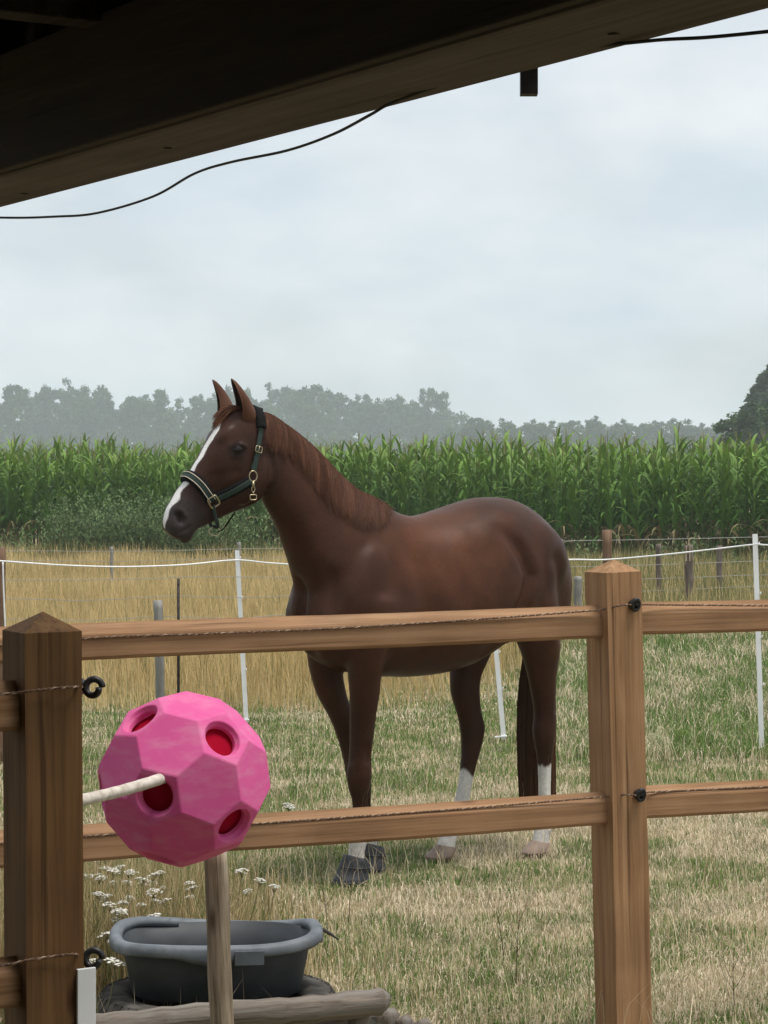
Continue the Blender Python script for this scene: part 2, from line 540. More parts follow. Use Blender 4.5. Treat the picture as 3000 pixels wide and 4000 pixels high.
def rail_mesh(length, h=0.096, th=0.050):
    """half-round topped rail, slightly wandering along its length"""
    prof = []
    a, b, hh = th / 2, 0.020, h / 2
    half = [(-a + .010, -hh), (-a + .004, -hh + .003), (-a, -hh + .010), (-a, hh - .034), (-a + .0012, hh - .029), (-a + .004, hh - .0245), (-a + .021, hh - .0055), (-a + .0235, hh - .002), (-a + .0245, hh)]
    prof = half + [(-y, z) for y, z in half[::-1]]
    n = 40
    V, F = [], []
    k = len(prof)
    for i in range(n + 1):
        x = -length / 2 + length * i / n
        dz = 0.0010 * math.sin(i * 0.3 + length) + 0.0003 * math.sin(i * 1.7)
        dy = 0.0010 * math.sin(i * 0.3 + 2)
        for y, z in prof:
            V.append((x, y + dy, z + dz))
    for i in range(n):
        for j in range(k):
            F.append((i * k + (j + 1) % k, (i + 1) * k + (j + 1) % k, (i + 1) * k + j, i * k + j))
    F.append(tuple(range(k))); F.append(tuple(range(n * k + k - 1, n * k - 1, -1)))
    me = mesh_from("rail", V, F, False)
    for p in me.polygons:
        if len(p.vertices) > 4: p.use_smooth = False
    return me

def insulator_mesh(r=0.016):
    m = MB()
    m.tube([(0, 0.010, 0), (0, -0.004, 0), (0, -0.006, 0), (0, -0.012, 0)], [.013, .013, .017, .015], 14)
    m.tube([(math.cos(a) * r * .7, -0.018 - 0.004 * math.sin(a), math.sin(a) * r) for a in np.linspace(0, 2 * math.pi, 19)], .0062, 8, False)
    m.tube([(0, -.010, 0), (0, -.024, .003)], [.008, .006], 8)
    return m.mesh("insulator")

def rail_between(a, b, root, mat):
    a, b = Vector(a), Vector(b)
    d = b - a
    L = d.length
    o = link("rail", rail_mesh(L), mat, root)
    x = d.normalized()
    y = Vector((-x.y, x.x, 0)).normalized()
    z = x.cross(y)
    o.matrix_local = Matrix.Translation((a + b) / 2 - root.location) @ Matrix((x, y, z)).transposed().to_4x4()
    return o

def put_post(root, base, ang, w, h, cap, mat, lean=0.0):
    o = link("post", post_mesh(w, h, cap), mat, root)
    o.matrix_local = Matrix.Translation(Vector(base) - root.location) @ Matrix.Rotation(lean, 4, 'Y') @ Matrix.Rotation(ang, 4, 'Z')
    return o

FA = math.radians(27)
FD = Vector((math.cos(FA), math.sin(FA), 0)); FN = Vector((math.sin(FA), -math.cos(FA), 0))
POST_R = Vector((0.713, 6.83, 0))            # foot of the front post; it leans a little
POST_TOPX = 0.679
def far_fence():
    root = empty("paddock_fence", POST_R)
    tag(root, "brown two rail timber fence with pointed square post in front of the horse", "fence")
    lean = -math.atan((POST_R.x - POST_TOPX) / 1.40)
    put_post(root, POST_R - UPV * 0.02, FA, 0.121, 1.415, 0.036, M_post, lean)
    C = Vector((POST_TOPX, 6.83, 0)); Cl = Vector((0.697, 6.83, 0))
    PL = C - FD * 2.42; PR = C + FD * 2.42
    put_post(root, PL - UPV * 0.02, FA, 0.121, 1.41, 0.036, M_post)
    put_post(root, PR - UPV * 0.02, FA, 0.121, 1.41, 0.036, M_post)
    off = FN * 0.008
    e = 0.034
    rail_between(PL + off + UPV * 1.242, C - FD * e + off + UPV * 1.248, root, M_rail)
    rail_between(PL + off + UPV * 0.722, Cl - FD * e + off + UPV * 0.698, root, M_rail)
    rail_between(C + FD * e + off + UPV * 1.254, PR + off + UPV * 1.238, root, M_rail)
    rail_between(Cl + FD * e + off + UPV * 0.708, PR + off + UPV * 0.668, root, M_rail)
    im = insulator_mesh()
    ipos = []
    for px, py in ((2458, 2360), (2478, 3100)):
        p = P(px, py, 6.80)
        c = Cl if py > 2800 else C
        k = (p - c).dot(FD)
        q = c + FD * k + FN * 0.064; q.z = p.z
        o = link("insulator", im, M_black, root)
        o.matrix_local = Matrix.Translation(q - root.location) @ Matrix.Rotation(FA, 4, 'Z')
        ipos.append(q + FN * 0.020)
    return ipos
def rope(points, label, amp=0.0014, r=0.0018, pitch=0.024):
    A = catmull(nd0(points), 10)
    seg = np.linalg.norm(np.diff(A, axis=0), axis=1)
    cum = np.r_[0, np.cumsum(seg)]
    n = int(cum[-1] / pitch * 9)
    S = np.linspace(0, cum[-1], n)
    Q = np.stack([np.interp(S, cum, A[:, c]) for c in range(3)], 1)
    root = empty("electric_rope", Vector(A[0]))
    tag(root, label, "fence rope", "thin twisted electric ropes along the timber rails")
    T = np.gradient(Q, axis=0); T /= np.linalg.norm(T, axis=1)[:, None]
    U = np.cross(T, [0, 0, 1.0]); U /= np.linalg.norm(U, axis=1)[:, None]
    W = np.cross(U, T)
    for k, mat in ((0, M_ropebrown), (1, M_ropepale)):
        an = S / pitch * 2 * math.pi + math.pi * k
        pts = Q + amp * (np.cos(an)[:, None] * U + np.sin(an)[:, None] * W)
        m = MB(); m.tube([Vector(p - A[0]) for p in pts], r, 5)
        m.build("strand", mat, root)
    return root
INS = far_fence()
def on_fence(px, py, out):
    """photo pixel taken to the vertical plane just in front of the far fence"""
    c = Vector((POST_TOPX, 6.83, 0)) + FN * out
    k = (px - 1500) / FPX
    Y = (FN.x * c.x + FN.y * c.y) / (FN.x * k + FN.y)
    return P(px, py, Y)
rope([on_fence(-420, 2560, .036), on_fence(330, 2494, .036), on_fence(800, 2476, .036), on_fence(1300, 2455, .036), on_fence(1800, 2424, .036), on_fence(2200, 2394, .036), on_fence(2350, 2381, .046), on_fence(2430, 2364, .078), INS[0], on_fence(2500, 2361, .078), on_fence(2560, 2362, .036), on_fence(3000, 2366, .036), on_fence(3500, 2372, .036)],
     "twisted brown electric rope along the top rail in front of the horse")
rope([on_fence(-420, 3330, .036), on_fence(350, 3266, .036), on_fence(1100, 3211, .036), on_fence(1800, 3160, .036), on_fence(2350, 3113, .046), on_fence(2440, 3104, .078), INS[1], on_fence(2520, 3096, .078), on_fence(2580, 3092, .036), on_fence(3000, 3073, .036), on_fence(3500, 3046, .036)],
     "twisted brown electric rope along the lower rail in front of the horse")

NA = math.radians(31)
ND = Vector((math.cos(NA), math.sin(NA), 0)); NN_ = Vector((math.sin(NA), -math.cos(NA), 0))
POST_L = Vector(((172 - 1500) / FPX * 4.48, 4.48, 0))
def near_fence():
    root = empty("gate_fence", POST_L)
    tag(root, "nearer roof-shaded brown timber fence ending in the thick post left of the pink ball", "fence")
    put_post(root, POST_L - UPV * 0.02 + Vector((0.004, 0, 0)), NA, 0.118, 1.405, 0.037, M_postshade, -0.006)
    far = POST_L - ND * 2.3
    put_post(root, far - UPV * 0.02, NA, 0.118, 1.405, 0.037, M_postshade)
    off = NN_ * 0.006
    rail_between(far + off + UPV * 1.245, POST_L - ND * 0.035 + off + UPV * 1.243, root, M_rail)
    rail_between(far + off + UPV * 0.715, POST_L - ND * 0.035 + off + UPV * 0.712, root, M_rail)
    out = []
    for px, py in ((322, 2682), (322, 3738)):
        q = P(px, py, 4.50)
        m = MB()
        ax = (Vector((1, -0.25, 0))).normalized()
        # dished flange, stem and open ring of a screw-in corner insulator
        m.tube([-ax * .022, -ax * .010, -ax * .006, ax * .000], [.010, .012, .018, .016], 14)
        sd = Vector((0, 0, 1)); bk = ax.cross(sd)
        c2 = ax * .026
        m.tube([c2 + ax * math.cos(a) * .0155 + sd * math.sin(a) * .0155 + bk * .003 * a for a in np.linspace(0, 2 * math.pi, 21)], .0068, 8)
        m.tube([ax * 0, ax * .012], [.008, .007], 8)
        o = m.build("insulator", M_black, root); o.location = q - root.location
        out.append(q + ax * 0.004 - bk * 0.0)
    # white strip fixed to the foot of the post
    pl = link("white_strip", bevel_box_mesh("white_strip", (0.0385, 0.008, 0.62), 0.0015), noise_mat("white_plastic_strip", (0.52, 0.53, 0.53), (0.70, 0.71, 0.71), (14, 14, 5), rough=0.5, c3=(0.66, 0.67, 0.67), lo=0.2, hi=0.5), root)
    zt = EYE - (3788 - HOR) / FPX * 4.44
    pl.matrix_local = Matrix.Translation(ND * 0.0595 + NN_ * 0.066 + UPV * (zt - 0.31)) @ Matrix.Rotation(NA, 4, 'Z')
    return out
INL = near_fence()
def on_near(px, py, out):
    c = POST_L + NN_ * out
    k = (px - 1500) / FPX
    Y = (NN_.x * c.x + NN_.y * c.y) / (NN_.x * k + NN_.y)
    return P(px, py, Y)
rope([on_near(-900, 2760, .034), on_near(-300, 2725, .036), on_near(0, 2712, .050), on_near(110, 2700, .066), on_near(200, 2690, .066), on_near(285, 2683, .070), INL[0]],
     "pale twisted rope crossing the thick left post near its top")
rope([on_near(-900, 3830, .034), on_near(-300, 3796, .036), on_near(0, 3772, .050), on_near(110, 3750, .066), on_near(200, 3737, .066), on_near(285, 3727, .070), INL[1]],
     "pale twisted rope crossing the thick left post near its foot")

# ================================================================== pink feed ball
def plastic(name, c1, c2, rough=0.42, dust=None):
    m = noise_mat(name, c1, c2, (5, 5, 5), detail=5, rough=rough, spec=0.4, lo=0.3, hi=0.7)
    if dust is not None:
        nt = m.node_tree
        b = nt.nodes['Principled BSDF']
        src = b.inputs['Base Color'].links[0].from_socket
        tc = nt.nodes.new('ShaderNodeTexCoord')
        mp = nt.nodes.new('ShaderNodeMapping'); mp.inputs['Scale'].default_value = (14, 14, 40); mp.inputs['Rotation'].default_value = (.4, .6, .3)
        nt.links.new(tc.outputs['Object'], mp.inputs['Vector'])
        n = nt.nodes.new('ShaderNodeTexNoise'); n.inputs['Scale'].default_value = 1.0; n.inputs['Detail'].default_value = 8; n.inputs['Roughness'].default_value = 0.7
        nt.links.new(mp.outputs[0], n.inputs['Vector'])
        r = nt.nodes.new('ShaderNodeValToRGB')
        r.color_ramp.elements[0].position = 0.46; r.color_ramp.elements[0].color = (0.0, 0.0, 0.0, 1)
        r.color_ramp.elements[1].position = 0.78; r.color_ramp.elements[1].color = (0.55, 0.55, 0.55, 1)
        nt.links.new(n.outputs['Fac'], r.inputs['Fac'])
        mx = nt.nodes.new('ShaderNodeMix'); mx.data_type = 'RGBA'
        nt.links.new(r.outputs['Color'], mx.inputs['Factor']); nt.links.new(src, mx.inputs['A']); mx.inputs['B'].default_value = (*dust, 1)
        nt.links.new(mx.outputs['Result'], b.inputs['Base Color'])
        rr = nt.nodes.new('ShaderNodeMapRange'); rr.inputs['To Min'].default_value = rough - .08; rr.inputs['To Max'].default_value = rough + .25
        nt.links.new(n.outputs['Fac'], rr.inputs['Value']); nt.links.new(rr.outputs[0], b.inputs['Roughness'])
        bp = nt.nodes.new('ShaderNodeBump'); bp.inputs['Strength'].default_value = 0.12; bp.inputs['Distance'].default_value = 0.002
        nt.links.new(n.outputs['Fac'], bp.inputs['Height']); nt.links.new(bp.outputs[0], b.inputs['Normal'])
    return m
M_pink = plastic("pink_plastic", (0.74, 0.090, 0.32), (0.83, 0.13, 0.39), 0.5, dust=(0.80, 0.38, 0.50))
M_pinkin = plastic("inner_glow_red", (0.27, 0.002, 0.016), (0.33, 0.004, 0.022), 0.9)  # crimson stands in for light glowing through the pink walls
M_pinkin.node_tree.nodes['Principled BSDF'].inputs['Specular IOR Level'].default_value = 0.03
def let_light_through(m, fac):
    """thin moulded plastic: part of the light passes through the wall"""
    nt = m.node_tree
    b = nt.nodes['Principled BSDF']
    t = nt.nodes.new('ShaderNodeBsdfTranslucent')
    nt.links.new(b.inputs['Base Color'].links[0].from_socket, t.inputs['Color'])
    mx = nt.nodes.new('ShaderNodeMixShader'); mx.inputs['Fac'].default_value = fac
    nt.links.new(b.outputs[0], mx.inputs[1]); nt.links.new(t.outputs[0], mx.inputs[2])
    nt.links.new(mx.outputs[0], nt.nodes['Material Output'].inputs['Surface'])
let_light_through(M_pink, 0.20)
BALL_Y = 5.08
BALL_C = P(718, 3043, BALL_Y)
BALL_R = 343 / FPX * BALL_Y
def build_ball():
    Mr = np.array([[-0.15628745, 0.94510636, -0.28696378], [0.66660883, -0.11345819, -0.73672241], [-0.72883942, -0.30643305, -0.61228415]])
    ph = (1 + 5 ** .5) / 2
    ico = []
    for a in (-1, 1):
        for b in (-ph, ph):
            ico += [(0, a, b), (a, b, 0), (b, 0, a)]
    ico = (np.array(ico) / math.sqrt(1 + ph * ph)) @ Mr
    el = np.min([np.linalg.norm(ico[0] - ico[j]) for j in range(1, 12)])
    nb = lambda i: [j for j in range(12) if j != i and np.linalg.norm(ico[i] - ico[j]) < el * 1.05]
    third = lambda i, j: (2 * ico[i] + ico[j]) / 3
    sc = BALL_R / np.linalg.norm(third(0, nb(0)[0]))
    root = empty("feed_ball", BALL_C)
    tag(root, "pink faceted plastic feed ball with round holes beside the thick post", "ball")
    sh = MB(); ln = MB()
    def order(pts, n):
        c = sum(pts) / len(pts)
        u = pts[0] - c; u /= np.linalg.norm(u); w = np.cross(n, u)
        return sorted(pts, key=lambda p: math.atan2((p - c) @ w, (p - c) @ u))
    soft = 0.955
    def sphere_down(p, k):      # seam slightly lowered and rounded
        return p * k
    # hexagons: flat panel with a rounded border
    done = set()
    for i in range(12):
        for j in nb(i):
            for k in nb(j):
                if k in nb(i):
                    key = tuple(sorted((i, j, k)))
                    if key in done: continue
                    done.add(key)
                    i2, j2, k2 = key
                    pts = [third(a, b) for a in key for b in key if a != b]
                    n = sum(ico[a] for a in key); n /= np.linalg.norm(n)
                    pts = [p * sc for p in order(pts, n)]
                    c = sum(pts) / 6
                    rings = []
                    for s_, d in ((1.0, 0.9955), (0.985, 0.9985), (0.965, 1.0)):
                        rings.append([(c + (p - c) * s_) * d for p in pts])
                    V = [p for r in rings for p in r] + [c]
                    F = []
                    for r in range(2):
                        for q in range(6):
                            F.append((r * 6 + q, r * 6 + (q + 1) % 6, (r + 1) * 6 + (q + 1) % 6, (r + 1) * 6 + q))
                    for q in range(6): F.append((12 + q, 12 + (q + 1) % 6, 18))
                    sh.add(V, F)
    NC = 40
    for i in range(12):
        n = ico[i] / np.linalg.norm(ico[i])
        pts = [p * sc for p in order([third(i, j) for j in nb(i)], n)]
        c = sum(pts) / 5
        u = (pts[0] - c); cr = np.linalg.norm(u); u /= cr; w = np.cross(n, u)
        ir = cr * math.cos(math.pi / 5)
        outer = []
        for q in range(NC):
            t = q / NC * 5
            a = int(t); f = t - a
            outer.append(pts[a] * (1 - f) + pts[(a + 1) % 5] * f)
        def circ(r, d):
            out = []
            for q in range(NC):
                v = outer[q] - c
                an = math.atan2(v @ w, v @ u)
                out.append(c + (u * math.cos(an) + w * math.sin(an)) * r - n * d)
            return out
        rings = [[p * 0.9955 for p in outer], [(c + (p - c) * 0.985) * 0.9985 for p in outer], [c + (p - c) * 0.965 for p in outer], circ(ir * .83, 0), circ(ir * .79, .0012), circ(ir * .72, .0075), circ(ir * .675, .0105), circ(ir * .66, .014), circ(ir * .655, .020)]
        V = [p for r in rings for p in r]
        F = []
        for r in range(len(rings) - 1):
            for q in range(NC):
                F.append((r * NC + q, r * NC + (q + 1) % NC, (r + 1) * NC + (q + 1) % NC, (r + 1) * NC + q))
        sh.add(V, F)
    ln.ellipsoid((0, 0, 0), (Vector((BALL_R * .82, 0, 0)), Vector((0, BALL_R * .82, 0)), Vector((0, 0, BALL_R * .82))), 48, 28)  # closed core added so the holes look filled with red
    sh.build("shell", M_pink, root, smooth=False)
    ln.build("red_core", M_pinkin, root)
build_ball()
M_rod = noise_mat("pale_rope_rod", (0.44, 0.39, 0.33), (0.66, 0.61, 0.54), (60, 60, 60), rough=0.85, bump=0.6, bdist=0.003)
def build_rod():
    a = P(250, 3140, 4.60); b = P(648, 3036, BALL_Y - 0.16); c = BALL_C + Vector((0.06, 0.10, 0.03))
    m = MB()
    A = [a.lerp(b, t) + UPV * (-0.004 * math.sin(math.pi * t)) for t in np.linspace(0, 1, 24)] + [b.lerp(c, t) for t in np.linspace(0.1, 1, 6)]
    m.tube(A, [0.0122 + 0.0003 * math.sin(i * 1.9) for i in range(len(A))], 14)
    o = m.build("support_rod", M_rod)
    tag(o, "pale rope wrapped rod running from the thick post into the pink ball", "rod")
build_rod()
M_stake = wood_mat("stake_wood", (0.105, 0.075, 0.048), (0.27, 0.215, 0.150), (0.50, 0.43, 0.34), axis=2, grain=60, along=3.0, bump=0.9)
def build_stake():
    bx = P(868, 4000, 5.30); tx = P(842, 3360, 5.30)
    top = Vector((tx.x, tx.y, tx.z + 0.03))
    d = (tx - bx).normalized()
    base = bx - d * (bx.z / d.z + 0.05 / d.z)
    L = (top - base).length
    m = MB()
    n = 24
    pts = [Vector((0.0016 * math.sin(i * .8), 0.0014 * math.cos(i * .6), L * i / n)) for i in range(n + 1)]
    m.tube(pts, [0.0275 + 0.0008 * math.sin(i * 1.3) + 0.0026 * math.exp(-((i - 11) / 1.0) ** 2) for i in range(n + 1)], 20)
    o = m.build("ball_stake", M_stake)
    o.location = base
    o.rotation_euler = d.to_track_quat('Z', 'Y').to_euler()
    tag(o, "grey weathered round stake under the pink ball in front of the tub", "stake")
build_stake()

# ================================================================== tub on a tyre, log edging
M_tub = noise_mat("tub_plastic", (0.030, 0.034, 0.040), (0.050, 0.055, 0.062), (10, 10, 10), rough=0.55, spec=0.35, bump=0.15)
M_rim = noise_mat("tub_rim", (0.095, 0.108, 0.122), (0.155, 0.172, 0.190), (16, 16, 16), rough=0.55, spec=0.35)
M_tyre = noise_mat("tyre_rubber", (0.035, 0.032, 0.029), (0.105, 0.095, 0.084), (18, 18, 18), rough=0.85, spec=0.2, bump=0.3)
TUB_C = P(845, 3660, 6.95)
def build_tub():
    rz = 0.315
    root = empty("feed_tub", Vector((TUB_C.x, TUB_C.y, 0.125)), math.radians(7))
    tag(root, "dark grey oval feed tub with pale wavy rim standing on the old tyre", "tub")
    n = 72
    def ringpt(a, rx, ry, z, wav=0.0):
        e = 2.5
        x, y = sup(math.cos(a), e) * rx, sup(math.sin(a), e) * ry
        k = 1 + wav * (0.5 - 0.5 * math.cos(6 * a))
        return Vector((x * k, y * k, z))
    def surf(rings):
        V = [ringpt(2 * math.pi * i / n, *r) for r in rings for i in range(n)]
        F = []
        for j in range(len(rings) - 1):
            for i in range(n):
                F.append((j * n + i, j * n + (i + 1) % n, (j + 1) * n + (i + 1) % n, (j + 1) * n + i))
        return V, F
    H = rz - 0.125 - 0.02
    V, F = surf([(.01, .01, 0.004), (.245, .155, 0.0), (.255, .165, 0.006), (.272, .182, H * .55), (.288, .200, H), (.284, .196, H), (.266, .178, H * .55), (.248, .158, 0.012), (.01, .01, 0.012)])
    m = MB(); m.add(V, F); m.build("bowl", M_tub, root)
    def sag(a): return 0.010 * math.cos(2 * a + 0.6) + 0.007 * math.sin(3 * a + 1.0)
    prof = [(0.280, .192, -.012), (0.284, .196, .006), (0.296, .208, .014), (0.312, .224, .013), (0.320, .232, .003), (0.322, .234, -.014), (0.318, .230, -.022), (0.314, .226, -.014), (0.298, .210, -.002), (0.288, .200, -.012)]
    V, F = [], []
    k = len(prof)
    for i in range(n):
        a = 2 * math.pi * i / n
        lip = 1.0 + 0.9 * max(0, math.cos(4 * a + 0.3)) ** 4
        for (rx, ry, z) in prof:
            zz = z if z > -0.013 else z * lip
            V.append(ringpt(a, rx, ry, H + zz + sag(a), 0.012))
    for i in range(n):
        for j in range(k):
            F.append((i * k + j, ((i + 1) % n) * k + j, ((i + 1) % n) * k + (j + 1) % k, i * k + (j + 1) % k))
    m = MB(); m.add(V, F); m.build("rim", M_rim, root)
    m = MB(); m.box((0.085, -0.238, H - 0.024), (0.085, 0.008, 0.040)); m.build("handle", M_rim, root, smooth=False)
    m = MB(); m.tube([Vector((.322, .02, H + .004)), Vector((.350, .015, H - .012)), Vector((.372, .012, H - .028))], [.006, .005, .002], 6); m.build("hook", M_tyre, root)
build_tub()
def build_tyre():
    root = empty("old_tyre", Vector((TUB_C.x + 0.005, TUB_C.y - 0.02, 0)))
    tag(root, "worn black tyre lying flat under the grey feed tub", "tyre")
    n, prof = 72, []
    for k in range(14):
        a = 2 * math.pi * k / 14
        prof.append((0.305 + 0.062 * sup(math.cos(a), 2.8), 0.068 + 0.066 * sup(math.sin(a), 2.8)))
    V, F = [], []
    for i in range(n):
        a = 2 * math.pi * i / n
        for r, z in prof:
            V.append((math.cos(a) * r * 1.0, math.sin(a) * r * 0.92, z))
    k = len(prof)
    for i in range(n):
        for j in range(k):
            F.append((i * k + j, ((i + 1) % n) * k + j, ((i + 1) % n) * k + (j + 1) % k, i * k + (j + 1) % k))
    m = MB(); m.add(V, F); m.build("casing", M_tyre, root)
    m = MB()
    for i in range(66):                      # tread blocks over the shoulder and the running face
        a = 2 * math.pi * i / 66
        rot = Matrix.Rotation(a, 3, 'Z')
        for z, r, h, tl in ((.112, .347, .036, -0.55), (.066, .362, .040, 0), (.022, .347, .034, 0.55)):
            c = rot @ Vector((r, 0, z)); c.y *= 0.92
            m.box(c, (.020, .0225, h), rot @ Matrix.Rotation(tl, 3, 'Y'))
    m.build("tread", M_tyre, root, smooth=False)
build_tyre()
M_log = wood_mat("grey_log", (0.060, 0.046, 0.035), (0.155, 0.125, 0.100), (0.31, 0.265, 0.22), axis=2, grain=55, along=2.4, bump=1.0, weather=(0.20, 0.185, 0.165))
def log(name, a, b, r0, r1, label, group=None, mat=None, wob=0.003, cat="log"):
    a, b = Vector(a), Vector(b)
    d = b - a; L = d.length
    n = 30
    m = MB()
    pts = [Vector((0, 0, -0.004))] + [Vector((wob * math.sin(i * .55), wob * math.cos(i * .4), L * i / n)) for i in range(n + 1)] + [Vector((0, 0, L + 0.004))]
    rr = [r0 * .86] + [r0 + (r1 - r0) * i / n + 0.0022 * math.sin(i * 1.9) + random.uniform(-.0012, .0012) for i in range(n + 1)] + [r1 * .86]
    m.tube(pts, rr, 18)
    o = m.build(name, mat or M_log)
    o.location = a
    o.rotation_euler = d.to_track_quat('Z', 'Y').to_euler()
    tag(o, label, cat, group)
    return o
log("edging_log", P(120, 4030, 5.86), P(1486, 3916, 6.12), .034, .036, "weathered grey log lying level in front of the tyre and tub")
log("short_post", P(1395, 4150, 6.16) * 1.0 - UPV * 0.0, P(1395, 3975, 6.16), .036, .036, "short upright post below the end of the grey log", cat="post")
log("plank_log", P(150, 4120, 5.98), P(1330, 4010, 6.14), .028, .028, "second grey log just below the level edging log")
for i, (px, py, r, w) in enumerate(((1502, 3966, .040, "tallest round edging stump beside the end of the grey log"), (1568, 3988, .030, "middle round edging stump right of the grey log"), (1640, 4002, .032, "lowest round edging stump furthest right of the grey log"))):
    t = P(px, py, 6.35)
    log("edging_stump", Vector((t.x, t.y, 0)), t, r, r, w, "round log edging stumps", cat="stump")

# ================================================================== stakes, wire fence and old posts behind
M_white = noise_mat("white_stake_plastic", (0.72, 0.74, 0.74), (0.88, 0.89, 0.89), (20, 20, 6), rough=0.5, c3=(0.84, 0.85, 0.85), lo=0.25, hi=0.6)
M_tape = noise_mat("white_tape", (0.78, 0.79, 0.77), (0.88, 0.88, 0.87), (20, 20, 20), rough=0.7)
def white_stake(top, bot, label):
    base = P(bot[0], bot[1], EYE * FPX / (bot[1] - HOR))
    tp = P(top[0], top[1], base.y)
    root = empty("fence_stake", base)
    tag(root, label, "fence stake", "white plastic fence stakes")
    d = (tp - base)
    zz = d.normalized(); xx = Vector((1, 0, 0)); xx = (xx - zz * xx.dot(zz)).normalized(); yy = zz.cross(xx)
    rot = Matrix((xx, yy, zz)).transposed()
    m = MB()
    c = d / 2
    L = d.length
    V = []
    # T-section moulding with a rounded head
    m.box(c, (.030, .009, L), rot)
    m.box(c + Vector((0, .009, 0)), (.007, .012, L * .985), rot)
    m.build("shaft", M_white, root, smooth=False)
    f = MB(); f.box(Vector((-.018, 0, .018)), (.075, .030, .007), rot); f.build("foot_tread", M_white, root, smooth=False)
    for k, z in enumerate((.30, .52, .72, .95)):
        h = MB()
        h.tube([d * z + Vector((.012, -.004, 0)), d * z + Vector((.022, -.012, .004)), d * z + Vector((.020, -.014, .018))], .0032, 6)
        h.build("clip", M_white, root)
    return tp
S1 = white_stake((926, 2150), (962, 2822), "white plastic fence stake left of the horse's chest")
S2 = white_stake((1912, 2240), (1968, 2888), "white plastic fence stake seen between the horse's hind legs")
S3 = white_stake((2949, 2086), (2976, 2932), "white plastic fence stake at the right edge of the paddock")
M_oldpost = wood_mat("old_grey_post", (0.155, 0.150, 0.140), (0.235, 0.230, 0.215), (0.34, 0.33, 0.31), axis=2, grain=26, along=2, bump=0.6)
M_brownpost = wood_mat("old_brown_post", (0.085, 0.048, 0.030), (0.16, 0.095, 0.060), (0.24, 0.155, 0.10), axis=2, grain=26, along=2, bump=0.6)
M_greybrown = wood_mat("grey_brown_post", (0.085, 0.065, 0.052), (0.15, 0.12, 0.098), (0.22, 0.185, 0.155), axis=2, grain=26, along=2, bump=0.6)
M_steel = noise_mat("wire_steel", (0.30, 0.30, 0.28), (0.46, 0.45, 0.42), (30, 30, 30), rough=0.5)
def old_post(px, py, Y, w, mat, label, lean=0.0, splint=False):
    top = P(px, py, Y)
    h = top.z
    root = empty("wire_fence_post", Vector((top.x + math.sin(lean) * h, Y, -0.03)))
    tag(root, label, "fence post", "old posts of the wire fence")
    n = 16
    pts = [Vector((-math.sin(lean) * h * i / n + 0.002 * math.sin(i), 0.002 * math.cos(i * 1.3), (h + .03) * i / n)) for i in range(n + 1)]
    rr = [w / 2 * (1 + 0.03 * math.sin(i * 1.7)) for i in range(n + 1)]
    m = MB(); m.tube(pts, rr, 12); m.build("shaft", mat, root)
    if splint:
        s = MB()
        for k in range(7):
            a = pts[-1] + Vector((random.uniform(-.4, .4) * w, random.uniform(-.5, -.2) * w, -random.uniform(.02, .16)))
            s.box(a, (.010, .008, random.uniform(.10, .22)))
        s.build("splinters", M_pale, root, smooth=False)
    return top
M_pale = noise_mat("split_wood", (0.40, 0.30, 0.20), (0.62, 0.50, 0.36), (40, 40, 6), rough=0.8)
PG = old_post(616, 2346, 15.4, .062, M_oldpost, "short grey post standing behind the top rail, left of the white stake", 0.03)
def rod(px, py, Y, label):
    t = P(px, py, Y)
    m = MB(); m.tube([Vector((0, 0, -.03)), Vector((0, 0, t.z * .5)), Vector((0, 0, t.z))], .0095, 8)
    m.tube([Vector((0, -.012, t.z - .02)), Vector((0, -.016, t.z - .05))], .005, 6)
    o = m.build("iron_rod", M_iron); o.location = (t.x, t.y, 0)
    tag(o, label, "fence rod")
    return t
RD = rod(697, 2260, 15.3, "thin black rod between the grey post and the white stake")
LPB = old_post(-14, 2140, 13.4, .105, M_brownpost, "brown post at the left edge holding the white tape")
RPB = old_post(2371, 2070, 14.0, .058, M_brownpost, "brown post rising behind the pointed square fence post")
far_posts = [old_post(436, 2136, 30.0, .042, M_oldpost, "thin grey post at the foot of the maize, far left"),
             old_post(933, 2118, 30.0, .048, M_oldpost, "thin grey post just behind the top of the left white stake"),
             old_post(2190, 2106, 28.0, .045, M_oldpost, "thin grey post touching the horse's rump outline"),
             old_post(2257, 2253, 24.0, .085, M_oldpost, "pale grey short post right of the horse's rump"),
             old_post(2572, 2126, 28.0, .066, M_greybrown, "dim brown post left of the split post"),
             old_post(2690, 2130, 27.0, .105, M_greybrown, "brown post with a split, pale splintered top", 0.01, True),
             old_post(2810, 2132, 28.0, .074, M_greybrown, "dim brown post right of the split post")]
def wire(pts, r, name, label, mat, cat="fence wire", group="wires of the fence behind"):
    m = MB(); m.tube([Vector(a) for a in catmull(nd0(pts), 6)], r, 6)
    o = m.build(name, mat)
    tag(o, label, cat, group)
    return o
